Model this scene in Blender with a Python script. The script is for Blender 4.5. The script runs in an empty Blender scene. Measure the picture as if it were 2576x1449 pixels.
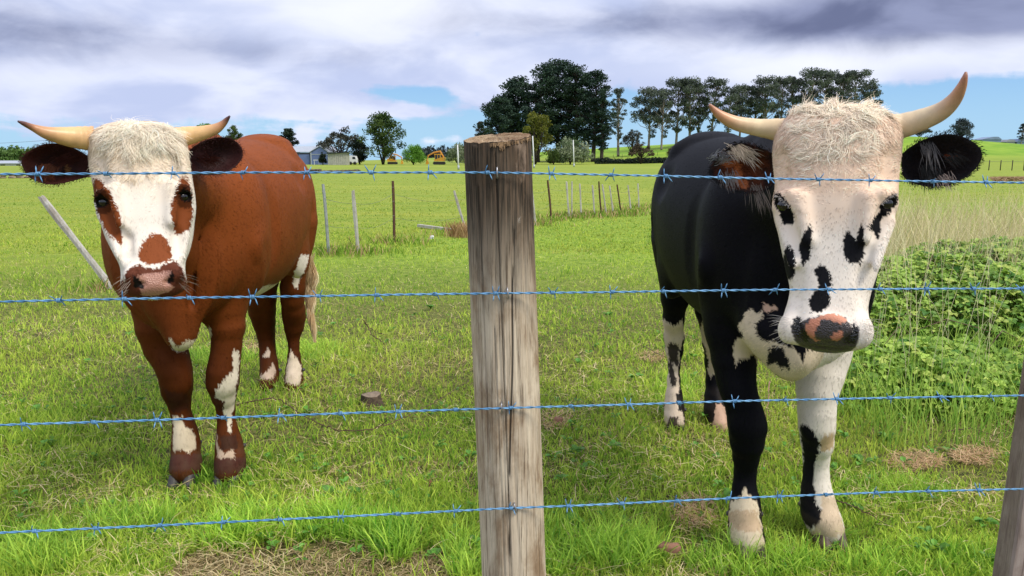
import bpy, bmesh, math, random
import numpy as np
from mathutils import Vector, Matrix
R_ = math.radians
rng = np.random.default_rng(7)
random.seed(7)
S = bpy.context.scene

# ------------------------------------------------------------------ camera
F, PCX, PCY, H = 1910.0, 1288.0, 724.5, 1.28
PITCH = math.atan(324.5 / F)
sp, cp = math.sin(PITCH), math.cos(PITCH)
cam_d = bpy.data.cameras.new("camera"); cam = bpy.data.objects.new("camera", cam_d)
S.collection.objects.link(cam); S.camera = cam
cam.location = (0, 0, H); cam.rotation_euler = (math.pi / 2 - PITCH, 0, 0)
cam_d.sensor_width = 36; cam_d.lens = 36 * F / 2576
cam_d.clip_start = 0.05; cam_d.clip_end = 9000
S.view_settings.view_transform = 'Standard'; S.view_settings.look = 'None'
S.view_settings.gamma = 1; S.view_settings.exposure = 0.42
S.render.engine = 'CYCLES'
S.cycles.max_bounces = 6; S.cycles.diffuse_bounces = 3; S.cycles.transparent_max_bounces = 8
S.cycles.use_denoising = True

# ------------------------------------------------------------------ light
SUN_EL, SUN_AZ = R_(50), R_(122)        # azimuth from +Y towards +X (behind the camera, to the right)
sd = bpy.data.lights.new("sun", 'SUN'); so = bpy.data.objects.new("sun", sd); S.collection.objects.link(so)
sd.energy = 2.2; sd.angle = R_(20); sd.color = (1.0, .93, .80)
sdir = Vector((math.sin(SUN_AZ) * math.cos(SUN_EL), math.cos(SUN_AZ) * math.cos(SUN_EL), math.sin(SUN_EL)))
so.rotation_euler = sdir.to_track_quat('Z', 'Y').to_euler(); so.location = (0, -5, 20)

W = bpy.data.worlds.new("World"); S.world = W; W.use_nodes = True
class NT:
    """small helper round a node tree"""
    def __init__(s, nt): s.nt = nt; s.n = nt.nodes; s.l = nt.links
    def new(s, t, **kw):
        n = s.n.new(t)
        for k, v in kw.items(): setattr(n, k, v)
        return n
    def set(s, sock, v):
        if isinstance(v, bpy.types.NodeSocket): s.l.new(v, sock)
        elif v is not None: sock.default_value = v
    def math(s, op, a, b=None, c=None, clamp=False):
        n = s.new('ShaderNodeMath', operation=op); n.use_clamp = clamp
        s.set(n.inputs[0], a); s.set(n.inputs[1], b); s.set(n.inputs[2], c)
        return n.outputs[0]
    def vmath(s, op, a, b=None):
        n = s.new('ShaderNodeVectorMath', operation=op)
        s.set(n.inputs[0], a); s.set(n.inputs[1], b)
        return n.outputs[0]
    def comb(s, x, y, z):
        n = s.new('ShaderNodeCombineXYZ'); s.set(n.inputs[0], x); s.set(n.inputs[1], y); s.set(n.inputs[2], z)
        return n.outputs[0]
    def sep(s, v):
        n = s.new('ShaderNodeSeparateXYZ'); s.set(n.inputs[0], v); return n.outputs
    def mix(s, f, a, b, mode='MIX'):
        n = s.new('ShaderNodeMix', data_type='RGBA', blend_type=mode)
        s.set(n.inputs[0], f)
        for i, v in ((6, a), (7, b)):
            s.set(n.inputs[i], (*v, 1) if isinstance(v, tuple) and len(v) == 3 else v)
        return n.outputs[2]
    def noise(s, vec, scale, detail=4, rough=.55, dist=0.):
        n = s.new('ShaderNodeTexNoise'); s.set(n.inputs['Vector'], vec)
        n.inputs['Scale'].default_value = scale; n.inputs['Detail'].default_value = detail
        n.inputs['Roughness'].default_value = rough; n.inputs['Distortion'].default_value = dist
        return n.outputs[0]
    def ramp(s, f, a, b, lo=0., hi=1., smooth=True):
        n = s.new('ShaderNodeMapRange', interpolation_type='SMOOTHSTEP' if smooth else 'LINEAR'); n.clamp = True
        s.set(n.inputs[0], f); n.inputs[1].default_value = a; n.inputs[2].default_value = b
        n.inputs[3].default_value = lo; n.inputs[4].default_value = hi
        return n.outputs[0]

w = NT(W.node_tree); w.n.clear()
tc = w.new('ShaderNodeTexCoord'); dirv = tc.outputs['Generated']
dx, dy, dz = w.sep(dirv)
az = w.math('ARCTAN2', dx, dy)                      # compass direction, 0 = +Y
el = w.math('ARCSINE', dz)                          # height above the horizon
den = w.math('ADD', w.math('MAXIMUM', dz, 0.0), 0.16)
plane = w.comb(w.math('DIVIDE', dx, den), w.math('DIVIDE', dy, den), 0)
sky = w.new('ShaderNodeTexSky', sky_type='NISHITA', sun_disc=False)
sky.sun_elevation = SUN_EL; sky.sun_rotation = SUN_AZ
K = 10.0
def col(r, g, b):      # sRGB 0-255 to linear
    f = lambda c: (c / 255 / 12.92) if c / 255 < .04045 else ((c / 255 + .055) / 1.055) ** 2.4
    return (f(r), f(g), f(b))
def kc(r, g, b, m=1.0):
    c = col(r, g, b); return tuple(x * K * m for x in c)
blue = w.mix(w.ramp(el, 0.0, .22), kc(176, 222, 255, .80), kc(96, 160, 240, .80))
blue = w.mix(.12, blue, sky.outputs[0])
n1 = w.noise(plane, 1.15, 7, .56, .4)
n2 = w.noise(w.vmath('ADD', plane, (11, 3, 5)), .55, 5, .55, .5)
def blob(a0, e0, sa, se):
    """soft patch of sky centred on compass angle a0, height e0 (radians)"""
    u = w.math('DIVIDE', w.math('SUBTRACT', az, a0), sa); v = w.math('DIVIDE', w.math('SUBTRACT', el, e0), se)
    r2 = w.math('ADD', w.math('MULTIPLY', u, u), w.math('MULTIPLY', v, v))
    return w.math('POWER', 2.718, w.math('MULTIPLY', r2, -1.0))
def ae(px, py):
    a, b = (px - PCX) / F, (PCY - py) / F
    d = Vector((a, b * sp + cp, b * cp - sp)).normalized()
    return math.atan2(d.x, d.y), math.asin(d.z)
def pblob(px, py, wx, wy): 
    a0, e0 = ae(px, py); return blob(a0, e0, wx / F * .9, wy / F * .95)
def add(*v):
    r = v[0]
    for q in v[1:]: r = w.math('ADD', r, q)
    return r
def mul(a, b): return w.math('MULTIPLY', a, b)
n5 = w.noise(w.comb(az, el, 7), 34, 5, .6, .2)
cover = add(w.ramp(el, .034, .100, -.08, .74), mul(w.math('SUBTRACT', n1, .5), 1.5),
            mul(pblob(1060, 240, 200, 34), -.75), mul(pblob(2380, 270, 330, 95), -.85), mul(pblob(1580, 245, 70, 70), -.6),
            mul(pblob(1195, 88, 45, 22), -.55), mul(pblob(1080, 330, 130, 30), -.3),
            mul(pblob(330, 260, 420, 110), .34), mul(pblob(790, 260, 170, 45), .22), mul(pblob(1200, 250, 70, 40), .38),
            mul(pblob(1030, 275, 110, 20), .30), mul(pblob(1085, 347, 30, 20), .36), mul(pblob(1147, 342, 34, 20), .36), mul(w.math('SUBTRACT', n5, .5), .5), mul(pblob(765, 340, 30, 18), .5),
            mul(pblob(2300, 150, 420, 50), .30))
cov = w.ramp(cover, -.02, .30)
n3 = w.noise(w.comb(az, w.math('MULTIPLY', el, 2.6), 0), 6.0, 5, .5, .3)
lite = w.mix(w.ramp(n3, .37, .64), kc(180, 191, 223), kc(214, 220, 240))
lite = w.mix(w.math('MINIMUM', mul(add(pblob(950, 20, 330, 80), pblob(2150, 150, 420, 45), pblob(1110, 342, 60, 25)), .8), 1.0), lite, kc(232, 235, 246))
n4 = w.noise(w.comb(w.math('MULTIPLY', az, 1.0), w.math('MULTIPLY', el, 2.0), 3), 6.0, 6, .6, .6)
dk = add(mul(add(pblob(2050, 45, 620, 66), pblob(2560, 20, 420, 70)), 1.2), mul(pblob(60, 95, 300, 80), .72), mul(pblob(520, 130, 260, 40), .12), mul(pblob(1380, 60, 280, 36), .30), mul(pblob(700, 130, 300, 45), .36),
         mul(w.ramp(el, .30, .7), .35), mul(w.math('SUBTRACT', n4, .5), 1.3))
dark = w.ramp(dk, .05, 1.5)
cl = w.mix(dark, lite, w.mix(w.ramp(n3, .38, .62), kc(102, 110, 142), kc(140, 148, 180)))
skyc = w.mix(cov, blue, cl)
hi_ = w.ramp(el, .30, 1.0, 1.0, 1.75); skyc = w.vmath('MULTIPLY', skyc, w.comb(w.math('MULTIPLY', hi_, w.ramp(el, .3, .8, 1.0, 1.06)), hi_, w.math('MULTIPLY', hi_, w.ramp(el, .3, .8, 1.0, .86))))      # unseen sky overhead, brightened and warmed to light the grass from above
skyc = w.mix(w.ramp(el, -.02, .0), kc(120, 150, 110), skyc)
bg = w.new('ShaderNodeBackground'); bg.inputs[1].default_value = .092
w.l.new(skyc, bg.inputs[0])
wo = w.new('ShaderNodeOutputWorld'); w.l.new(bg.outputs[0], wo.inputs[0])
# ------------------------------------------------------------------ helpers
def ray(px, py):
    a, b = (px - PCX) / F, (PCY - py) / F
    return np.array([a, b * sp + cp, b * cp - sp])
def P(px, py, Y):
    """point of the world seen at photo position px,py at distance Y in front"""
    d = ray(px, py); return np.array([0, 0, H]) + d * (Y / d[1])
def PD(px, py, D, azm):
    """same, at distance D measured along compass direction azm"""
    d = ray(px, py); return np.array([0, 0, H]) + d * (D / (d[0] * math.sin(azm) + d[1] * math.cos(azm)))
def G(px, py, z=0.0):
    d = ray(px, py); return np.array([0, 0, H]) + d * ((z - H) / d[2])
def proj(p):
    x, y, z = p[..., 0], p[..., 1], p[..., 2] - H
    dep = y * cp - z * sp; up = y * sp + z * cp
    return PCX + F * x / dep, PCY - F * up / dep
def gz(x, y):
    """terrain height"""
    x = np.asarray(x, float); y = np.asarray(y, float)
    z = 8.6 * np.exp(-.5 * ((x - 122) / 52) ** 2 - .5 * ((y - 265) / 44) ** 2)
    z = z + 5.0 * np.exp(-.5 * ((x - 55) / 60) ** 2 - .5 * ((y - 330) / 40) ** 2)
    z = z + np.where(y > 340, -np.minimum((y - 340) * .02, 8), 0)
    near = np.exp(-((x / 12) ** 2 + (y / 14) ** 2))
    z = z + near * .012 * (np.sin(x * 3.1 + y * 1.3) + np.sin(y * 2.7 - x * 1.9))
    return z
COL = S.collection
def tag(o, label=None, cat=None, group=None, kind=None):
    if label: o['label'] = label
    if cat: o['category'] = cat
    if group: o['group'] = group
    if kind: o['kind'] = kind
    return o
def empty(name, loc, label=None, cat=None, group=None, rz=0):
    o = bpy.data.objects.new(name, None); COL.objects.link(o); o.location = loc; o.rotation_euler.z = rz
    o.empty_display_size = .1
    return tag(o, label, cat, group)
def link(name, me, parent=None, mat=None, loc=None):
    o = bpy.data.objects.new(name, me); COL.objects.link(o)
    if mat: me.materials.append(mat)
    if parent is not None:
        o.parent = parent
        if loc is None: o.location = tuple(-c for c in parent.location)   # vertices are in world metres
    if loc is not None: o.location = loc
    return o
def pymesh(name, verts, faces, smooth=True):
    me = bpy.data.meshes.new(name)
    me.from_pydata([tuple(map(float, v)) for v in verts], [], [tuple(int(i) for i in f) for f in faces])
    me.update()
    if smooth: me.polygons.foreach_set('use_smooth', [True] * len(me.polygons))
    return me
def npmesh(name, V, faces_list, colors=None, smooth=True, extra=None, normals=None):
    """V (n,3); faces_list = list of (m,k) int arrays"""
    me = bpy.data.meshes.new(name)
    me.vertices.add(len(V)); me.vertices.foreach_set('co', np.ascontiguousarray(V, np.float32).ravel())
    loops = np.concatenate([f.ravel() for f in faces_list]).astype(np.int32)
    tot = np.concatenate([np.full(len(f), f.shape[1]) for f in faces_list]).astype(np.int32)
    st = np.concatenate([[0], np.cumsum(tot)[:-1]]).astype(np.int32)
    me.loops.add(len(loops)); me.loops.foreach_set('vertex_index', loops)
    me.polygons.add(len(tot)); me.polygons.foreach_set('loop_start', st)
    me.polygons.foreach_set('use_smooth', np.full(len(tot), smooth))
    me.update(calc_edges=True)
    if colors is not None:
        a = me.color_attributes.new('Col', 'FLOAT_COLOR', 'POINT')
        c = np.ones((len(V), 4), np.float32); c[:, :colors.shape[1]] = colors
        a.data.foreach_set('color', c.ravel())
    if extra:
        for k, v in extra.items():
            a = me.attributes.new(k, 'FLOAT', 'POINT'); a.data.foreach_set('value', np.ascontiguousarray(v, np.float32))
    if normals is not None:
        me.normals_split_custom_set_from_vertices(normals.tolist())
    return me
class MB:
    """collects simple solids into one mesh"""
    def __init__(s): s.v = []; s.f = []
    def addv(s, vs, fs):
        o = len(s.v); s.v += [tuple(map(float, v)) for v in vs]; s.f += [tuple(i + o for i in f) for f in fs]
        return s
    def box(s, x0, x1, y0, y1, z0, z1):
        return s.addv([(x, y, z) for z in (z0, z1) for y in (y0, y1) for x in (x0, x1)],
                      [(0, 2, 3, 1), (4, 5, 7, 6), (0, 1, 5, 4), (2, 6, 7, 3), (0, 4, 6, 2), (1, 3, 7, 5)])
    def tube(s, pts, rad, n=8, caps=True, sq=1.0):
        pts = [np.array(p, float) for p in pts]; m = len(pts)
        rad = [rad] * m if np.isscalar(rad) else rad
        vs = []; prev = None
        for i in range(m):
            t = pts[min(i + 1, m - 1)] - pts[max(i - 1, 0)]; t = t / (np.linalg.norm(t) + 1e-12)
            if prev is None:
                a = np.array([0, 0, 1.]) if abs(t[2]) < .9 else np.array([1., 0, 0])
                u = np.cross(t, a)
            else: u = prev - t * prev.dot(t)
            u /= np.linalg.norm(u) + 1e-12; prev = u; v = np.cross(t, u)
            for k in range(n):
                an = 2 * math.pi * k / n
                vs.append(pts[i] + rad[i] * (math.cos(an) * u + sq * math.sin(an) * v))
        fs = [(i * n + k, i * n + (k + 1) % n, (i + 1) * n + (k + 1) % n, (i + 1) * n + k) for i in range(m - 1) for k in range(n)]
        if caps: fs += [tuple(range(n - 1, -1, -1)), tuple((m - 1) * n + k for k in range(n))]
        return s.addv(vs, fs)
    def ball(s, c, r, n=10, m=7, jit=0):
        c = np.array(c, float); r = np.array([r] * 3 if np.isscalar(r) else r, float)
        vs = [c + r * (0, 0, 1)]
        for i in range(1, m):
            th = math.pi * i / m
            for k in range(n):
                ph = 2 * math.pi * k / n
                q = 1 + jit * random.uniform(-1, 1)
                vs.append(c + q * r * (math.sin(th) * math.cos(ph), math.sin(th) * math.sin(ph), math.cos(th)))
        vs.append(c - r * (0, 0, 1))
        fs = [(0, 1 + k, 1 + (k + 1) % n) for k in range(n)]
        for i in range(m - 2):
            fs += [(1 + i * n + k, 1 + (i + 1) * n + k, 1 + (i + 1) * n + (k + 1) % n, 1 + i * n + (k + 1) % n) for k in range(n)]
        L = len(vs) - 1; fs += [(L, 1 + (m - 2) * n + (k + 1) % n, 1 + (m - 2) * n + k) for k in range(n)]
        return s.addv(vs, fs)
    def prism(s, outline, y0, y1):
        """outline: list of (x,z)"""
        n = len(outline)
        vs = [(x, y0, z) for x, z in outline] + [(x, y1, z) for x, z in outline]
        return s.addv(vs, [tuple(range(n)), tuple(range(2 * n - 1, n - 1, -1))] + [(i, (i + 1) % n + 0, (i + 1) % n + n, i + n)[::-1] for i in range(n)])
    def build(s, name, mat, parent=None, smooth=True, loc=None, bevel=0):
        me = pymesh(name, s.v, s.f, smooth)
        bm = bmesh.new(); bm.from_mesh(me); bmesh.ops.recalc_face_normals(bm, faces=bm.faces)
        if bevel: bmesh.ops.bevel(bm, geom=list(bm.edges), offset=bevel, segments=2, affect='EDGES')
        bm.to_mesh(me); bm.free()
        return link(name, me, parent, mat, loc)

def mat(name):
    m = bpy.data.materials.new(name); m.use_nodes = True; t = NT(m.node_tree)
    b = m.node_tree.nodes['Principled BSDF']; return m, t, b
def simple(name, c, rough=.7, metal=0, var=.25, scale=8., bump=0., c2=None):
    m, t, b = mat(name); o = t.new('ShaderNodeTexCoord').outputs['Object']
    n = t.noise(o, scale, 5, .6)
    d = c2 or tuple(x * (1 - var) for x in c)
    t.set(b.inputs['Base Color'], t.mix(t.ramp(n, .3, .7), c, d))
    b.inputs['Roughness'].default_value = rough; b.inputs['Metallic'].default_value = metal
    if bump:
        bp = t.new('ShaderNodeBump'); bp.inputs['Strength'].default_value = bump; bp.inputs['Distance'].default_value = .01
        t.set(bp.inputs['Height'], n); t.l.new(bp.outputs[0], b.inputs['Normal'])
    return m
def attr_mat(name, rough=.6, trans=0., var=.0, sheen=0., spec=.5, scale=20.):
    """colour read from the mesh's own vertex colours"""
    m, t, b = mat(name); a = t.new('ShaderNodeAttribute'); a.attribute_name = 'Col'
    c = a.outputs[0]
    if var:
        o = t.new('ShaderNodeTexCoord').outputs['Object']
        k = t.ramp(t.noise(o, scale, 4, .6), .3, .7, 1 - var, 1 + var)
        c = t.vmath('MULTIPLY', c, t.comb(k, k, k))
    t.set(b.inputs['Base Color'], c); b.inputs['Roughness'].default_value = rough
    b.inputs['Specular IOR Level'].default_value = spec
    if sheen: b.inputs['Sheen Weight'].default_value = sheen; b.inputs['Sheen Roughness'].default_value = .4
    if trans:
        tr = t.new('ShaderNodeBsdfTranslucent'); t.set(tr.inputs[0], c)
        mx = t.new('ShaderNodeMixShader'); mx.inputs[0].default_value = trans
        t.l.new(b.outputs[0], mx.inputs[1]); t.l.new(tr.outputs[0], mx.inputs[2])
        t.l.new(mx.outputs[0], t.n['Material Output'].inputs[0])
    return m
def unit(v): return v / (np.linalg.norm(v, axis=-1, keepdims=True) + 1e-9)
def strands(root, d0, d1, length, width, side, color, K_=2, tipcol=None, taper=.85):
    """curved tapering blades: start direction d0, end direction d1 -> V, faces, colours"""
    n = len(root); length = np.broadcast_to(length, (n,)); width = np.broadcast_to(width, (n,))
    rows = []; cols = []; p = root.copy(); tipcol = color if tipcol is None else tipcol
    for k in range(K_ + 1):
        t = k / K_
        if k: 
            dd = unit(d0 * (1 - (t - .5 / K_)) + d1 * (t - .5 / K_)); p = p + dd * (length / K_)[:, None]
        cc = color * (1 - t) + tipcol * t
        if k < K_:
            wv = side * (width * (1 - (1 - taper) * t) * .5)[:, None]
            rows += [p - wv, p + wv]; cols += [cc, cc]
        else: rows.append(p); cols.append(cc)
    m = 2 * K_ + 1
    V = np.stack(rows, 1).reshape(-1, 3); C = np.stack(cols, 1).reshape(-1, color.shape[1])
    b = (np.arange(n) * m)[:, None]
    q = [b + np.array([[2 * k, 2 * k + 1, 2 * k + 3, 2 * k + 2]]) for k in range(K_ - 1)]
    q = np.concatenate(q) if q else None
    tr = b + np.array([[2 * K_ - 2, 2 * K_ - 1, 2 * K_]])
    return V, q, tr, C, m
def vnoise(x, y, seed=0, scale=1.0, oct=3):
    """cheap smooth value noise 0..1"""
    r = np.random.default_rng(seed); T = r.random((64, 64)); out = 0; amp = 1; tot = 0
    x = np.asarray(x) * scale; y = np.asarray(y) * scale
    for o in range(oct):
        xi = np.floor(x).astype(int); yi = np.floor(y).astype(int); fx = x - xi; fy = y - yi
        fx = fx * fx * (3 - 2 * fx); fy = fy * fy * (3 - 2 * fy)
        g = lambda a, b: T[a % 64, b % 64]
        v = (g(xi, yi) * (1 - fx) + g(xi + 1, yi) * fx) * (1 - fy) + (g(xi, yi + 1) * (1 - fx) + g(xi + 1, yi + 1) * fx) * fy
        out = out + v * amp; tot += amp; amp *= .5; x = x * 2.03 + 7.1; y = y * 2.03 + 3.7
    return out / tot
def inpoly(px, py, poly):
    r = np.zeros(px.shape, bool); n = len(poly)
    for i in range(n):
        x0, y0 = poly[i]; x1, y1 = poly[(i + 1) % n]
        if y0 == y1: continue
        r ^= ((y0 > py) != (y1 > py)) & (px < (x1 - x0) * (py - y0) / (y1 - y0) + x0)
    return r
# ------------------------------------------------------------------ ground sheet
def axis(lo, hi, s0, n):
    t = np.linspace(-1, 1, n); k = 6.2
    a = np.sinh(k * t) / np.sinh(k); return np.where(a < 0, -a * lo, a * hi)
gx = axis(-2600, 2600, 0, 241); gy = axis(-40, 5000, 0, 301)
gy = np.unique(np.concatenate([np.linspace(-30, 4, 30), np.geomspace(4.2, 500, 190), np.geomspace(520, 6000, 24)]))
gx = np.concatenate([-np.geomspace(1.0, 3000, 110)[::-1], np.linspace(-.9, .9, 7), np.geomspace(1.0, 3000, 110)])
XX, YY = np.meshgrid(gx, gy, indexing='ij'); ZZ = gz(XX, YY)
V = np.stack([XX, YY, ZZ], -1).reshape(-1, 3); nx, ny = XX.shape
I = np.arange(nx * ny).reshape(nx, ny)
q = np.stack([I[:-1, :-1], I[1:, :-1], I[1:, 1:], I[:-1, 1:]], -1).reshape(-1, 4)
gm, t, b = mat('pasture_ground')
oc = t.new('ShaderNodeTexCoord').outputs['Object']; gxs, gys, gzs = t.sep(oc)
fine = t.noise(oc, 28, 6, .7); mid = t.noise(oc, 2.2, 5, .6); 
strk = t.noise(t.vmath('MULTIPLY', oc, (.35, 1.6, 1)), .55, 6, .62); big = t.noise(t.vmath('MULTIPLY', oc, (.5, 1, 1)), .05, 4, .6)
# mown field beyond the old fence, rough paddock this side of it, thatch and soil close by
thatch = t.mix(t.ramp(fine, .35, .65), (.04, .045, .015), (.20, .19, .06))
rough = t.mix(t.ramp(t.noise(oc, 9, 6, .7), .3, .7), (.11, .20, .02), (.30, .40, .055))
mown = t.mix(t.ramp(t.noise(t.vmath('MULTIPLY', oc, (.5, 1.5, 1)), 3.5, 7, .75), .3, .7), (.13, .22, .018), (.27, .325, .05))
mown = t.mix(t.ramp(strk, .40, .66), mown, t.mix(t.ramp(fine, .3, .7), (.29, .32, .045), (.23, .29, .05)))
mown = t.mix(t.ramp(big, .48, .66, 0, .35), mown, (.38, .39, .07))
fence_y = t.math('ADD', t.math('MULTIPLY', gxs, 1.35), 14.6)      # the old fence runs diagonally across
nearfar = t.ramp(t.math('SUBTRACT', gys, t.math('MINIMUM', fence_y, 23.)), -.6, .8)
c = t.mix(nearfar, rough, mown)
c = t.mix(t.ramp(gys, 5., 11.), thatch, c)
lm = t.ramp(t.math('ADD', gzs, t.math('MULTIPLY', mid, .4)), .5, 3.5)
c = t.mix(lm, c, t.mix(t.ramp(t.noise(oc, .12, 5, .6), .35, .65), (.13, .27, .02), (.24, .36, .04)))
t.set(b.inputs['Base Color'], c); b.inputs['Roughness'].default_value = .95; b.inputs['Specular IOR Level'].default_value = .15
bp = t.new('ShaderNodeBump'); bp.inputs['Strength'].default_value = .7; bp.inputs['Distance'].default_value = .02
t.set(bp.inputs['Height'], fine); t.l.new(bp.outputs[0], b.inputs['Normal'])
g = link('ground', npmesh('ground', V, [q]), None, gm); tag(g, 'green pasture stretching from the fence to the far trees', 'ground', kind='structure')

# ------------------------------------------------------------------ grass
GRASS = attr_mat('grass_blades', .75, .45, spec=.12)
def lerp3(a, b, f): return np.array(a)[None, :] * (1 - f[:, None]) + np.array(b)[None, :] * f[:, None]
def ground_pts(n, y0, y1, x0=-700, x1=3280):
    px = rng.uniform(x0, x1, n); py = rng.uniform(y0, y1, n)
    a, b_ = (px - PCX) / F, (PCY - py) / F
    d = np.stack([a, b_ * sp + cp, b_ * cp - sp], -1); tt = -H / d[:, 2]
    p = np.array([0, 0, H]) + d * tt[:, None]; p[:, 2] = gz(p[:, 0], p[:, 1]); return p, px, py
THATCH = [(420, 1449), (470, 1400), (560, 1385), (620, 1395), (760, 1362), (880, 1355), (930, 1385), (1000, 1405), (1090, 1392), (1150, 1408), (1160, 1470), (1180, 1700), (300, 1700), (340, 1500)]
SOIL = [((1745, 1290), 60, 45, .45), ((2300, 1165), 70, 25, .5), ((2450, 1150), 60, 22, .5), ((2380, 960), 50, 30, .4), ((620, 880), 40, 20, .4), ((1400, 1060), 45, 25, .3), ((1640, 900), 35, 15, .4)]
def make_grass(name, p, lenr, wid, label, dryp, tint, lean=.45, seg=2, kpow=1.):
    n = len(p)
    X, Y = p[:, 0], p[:, 1]
    cl = vnoise(X, Y, 3, 3.2); cl2 = vnoise(X, Y, 5, .9); cl3 = vnoise(X, Y, 9, 9.)
    hgt = np.clip(.85 + 1.2 * (cl - .45) + .6 * (cl2 - .5), .62, 1.7) * rng.uniform(.55, 1.25, n)
    L = rng.uniform(lenr[0], lenr[1], n) * hgt
    an = rng.uniform(0, 2 * np.pi, n); ln = np.abs(rng.normal(0, lean, n)) + .12
    h = np.stack([np.cos(an), np.sin(an), np.zeros(n)], -1)
    up = np.array([0, 0, 1.])
    d0 = unit(up + h * ln[:, None] * .5); d1 = unit(up * np.clip(1.0 - ln[:, None] * 1.1, -.5, 1) + h * (ln[:, None] * 1.9 + .2))
    dry = rng.random(n) < np.clip(dryp * (1.0 + 2.6 * np.clip(vnoise(X, Y, 11, 1.7) - .42, 0, 1) * 3), 0, .9)
    L = np.where(dry, L * .8, L)
    d0[dry] = unit(d0[dry] * .5 + h[dry] * 1.1); d1[dry] = unit(h[dry] + up * rng.uniform(-.25, .35, (dry.sum(), 1)))
    sa = an + np.pi / 2 + rng.normal(0, .6, n); side = np.stack([np.cos(sa), np.sin(sa), np.zeros(n)], -1)
    g = np.clip(.5 + rng.normal(0, .28, n) + (cl3 - .5) * .7 + (cl2 - .5) * .5, 0, 1)
    c = lerp3((.13, .32, .022), (.72, .88, .13), g)
    yel = np.clip(vnoise(X, Y, 21, 1.1) - .45, 0, 1) * 2.2
    c = c * (1 - yel[:, None] * .35) + np.array([.60, .58, .12]) * yel[:, None] * .35
    blu = rng.random(n) < .1; c[blu] = c[blu] * .5 + np.array([.16, .33, .08]) * .5
    c[dry] = lerp3((.52, .38, .15), (.88, .76, .42), rng.random(dry.sum()))
    c = c * np.array(tint)
    W_ = np.broadcast_to(wid, (n,)) * rng.uniform(.6, 1.4, n); W_ = np.where(dry, W_ * .8, W_)
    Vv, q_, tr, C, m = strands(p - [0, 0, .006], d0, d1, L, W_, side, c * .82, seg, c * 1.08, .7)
    NN = None
    o = link(name, npmesh(name, Vv, [q_, tr] if q_ is not None else [tr], C, smooth=False, normals=NN), None, GRASS)
    tag(o, label, 'grass', kind='stuff'); return o
def excl(px, py, keep_in=.05):
    k = np.ones(len(px), bool)
    k &= ~(inpoly(px, py, THATCH) & (rng.random(len(px)) > keep_in))
    for (c0, rx, ry, q_) in SOIL:
        k &= ~((((px - c0[0]) / rx) ** 2 + ((py - c0[1]) / ry) ** 2 < rng.uniform(.2, 1.5, len(px))) & (rng.random(len(px)) < q_ * .7 + .2))
    return k
p, px, py = ground_pts(520000, 560, 1780); k = excl(px, py); p = p[k]
dep = p[:, 1]
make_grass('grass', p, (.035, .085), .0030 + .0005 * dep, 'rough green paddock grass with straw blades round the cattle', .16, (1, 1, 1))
# longer tufts: at the foot of the old fence line, along the wires' foot, by the post
def tuft(cx_, cy_, rx, ry, n):
    a = rng.uniform(0, 2 * np.pi, n); r = np.sqrt(rng.random(n))
    pp = [G(cx_ + rx * r_ * math.cos(a_), cy_ + ry * r_ * math.sin(a_)) for a_, r_ in zip(a, r)]
    return np.array(pp)
tf = [tuft(*q_) for q_ in ((720, 1345, 190, 32, 1500), (930, 1350, 110, 35, 900), (990, 1385, 60, 40, 700), (560, 1370, 90, 30, 500), (1170, 1420, 50, 60, 500),
      (1400, 1400, 60, 60, 500), (1560, 1400, 120, 50, 900), (1900, 1425, 180, 40, 900), (80, 1400, 140, 60, 900), (2300, 1420, 200, 50, 800), (330, 1320, 120, 40, 600),
      (490, 1205, 60, 10, 260), (590, 1212, 50, 10, 220), (690, 985, 60, 7, 240), (1890, 1388, 50, 8, 200), (2090, 1360, 45, 8, 160),
      (560, 900, 90, 25, 700), (770, 890, 90, 30, 700), (1700, 1000, 60, 40, 500), (2250, 1000, 200, 60, 1200), (2200, 1250, 200, 40, 800))]
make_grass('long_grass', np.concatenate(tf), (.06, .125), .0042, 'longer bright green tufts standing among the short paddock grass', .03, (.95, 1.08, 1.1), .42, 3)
# mown turf of the field beyond
p, px, py = ground_pts(150000, 445, 640)
kk = p[:, 1] < 60; p = p[kk]
make_grass('field_grass', p, (.03, .06), .004 + .0013 * p[:, 1], 'short mown grass of the open field beyond the old fence', .10, (.90, .78, .95), .5, 1)
# dead straws lying in the turf, in patches, and reddish dead patches
DRYM = attr_mat('dry_straw', .85, .3, spec=.1)
p, px, py = ground_pts(60000, 640, 1700, -500, 3080); X, Y = p[:, 0], p[:, 1]
pat = vnoise(X, Y, 77, 2.6); k = rng.random(len(p)) < np.clip((pat - .42) * 3.2, .04, .9) * .62; p, px, py = p[k], px[k], py[k]
red = np.zeros(len(p), bool)
ex = [tuple_ for tuple_ in SOIL]
q = []
for (c0, rx, ry, q_) in SOIL:
    k_ = int(420 * q_ * rx / 30); a_ = rng.uniform(0, 6.28, k_); r_ = np.sqrt(rng.random(k_)); q += [G(c0[0] + rx * u * math.cos(v), c0[1] + ry * u * math.sin(v), .004) for u, v in zip(r_, a_)]
q = np.array(q); p = np.concatenate([p, q]); red = np.concatenate([red, np.ones(len(q), bool)]); n = len(p)
an = rng.uniform(0, 2 * np.pi, n); h = np.stack([np.cos(an), np.sin(an), rng.normal(.22, .25, n)], -1); h2 = np.stack([np.cos(an + rng.normal(0, 1.0, n)), np.sin(an + rng.normal(0, 1.0, n)), rng.normal(-.10, .25, n)], -1)
c = lerp3((.52, .38, .16), (.90, .78, .46), rng.random(n)); c[red] = lerp3((.42, .24, .13), (.76, .56, .34), rng.random(red.sum()))
p[:, 2] += rng.uniform(.008, .035, n) * np.where(red, .5, 1)
Vv, q_, tr, C, m = strands(p, unit(h), unit(h2), rng.uniform(.03, .11, n) * np.where(red, .6, 1), .0017 + .00035 * p[:, 1], unit(np.cross(h, [0, 0, 1.])), c, 4)
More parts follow.
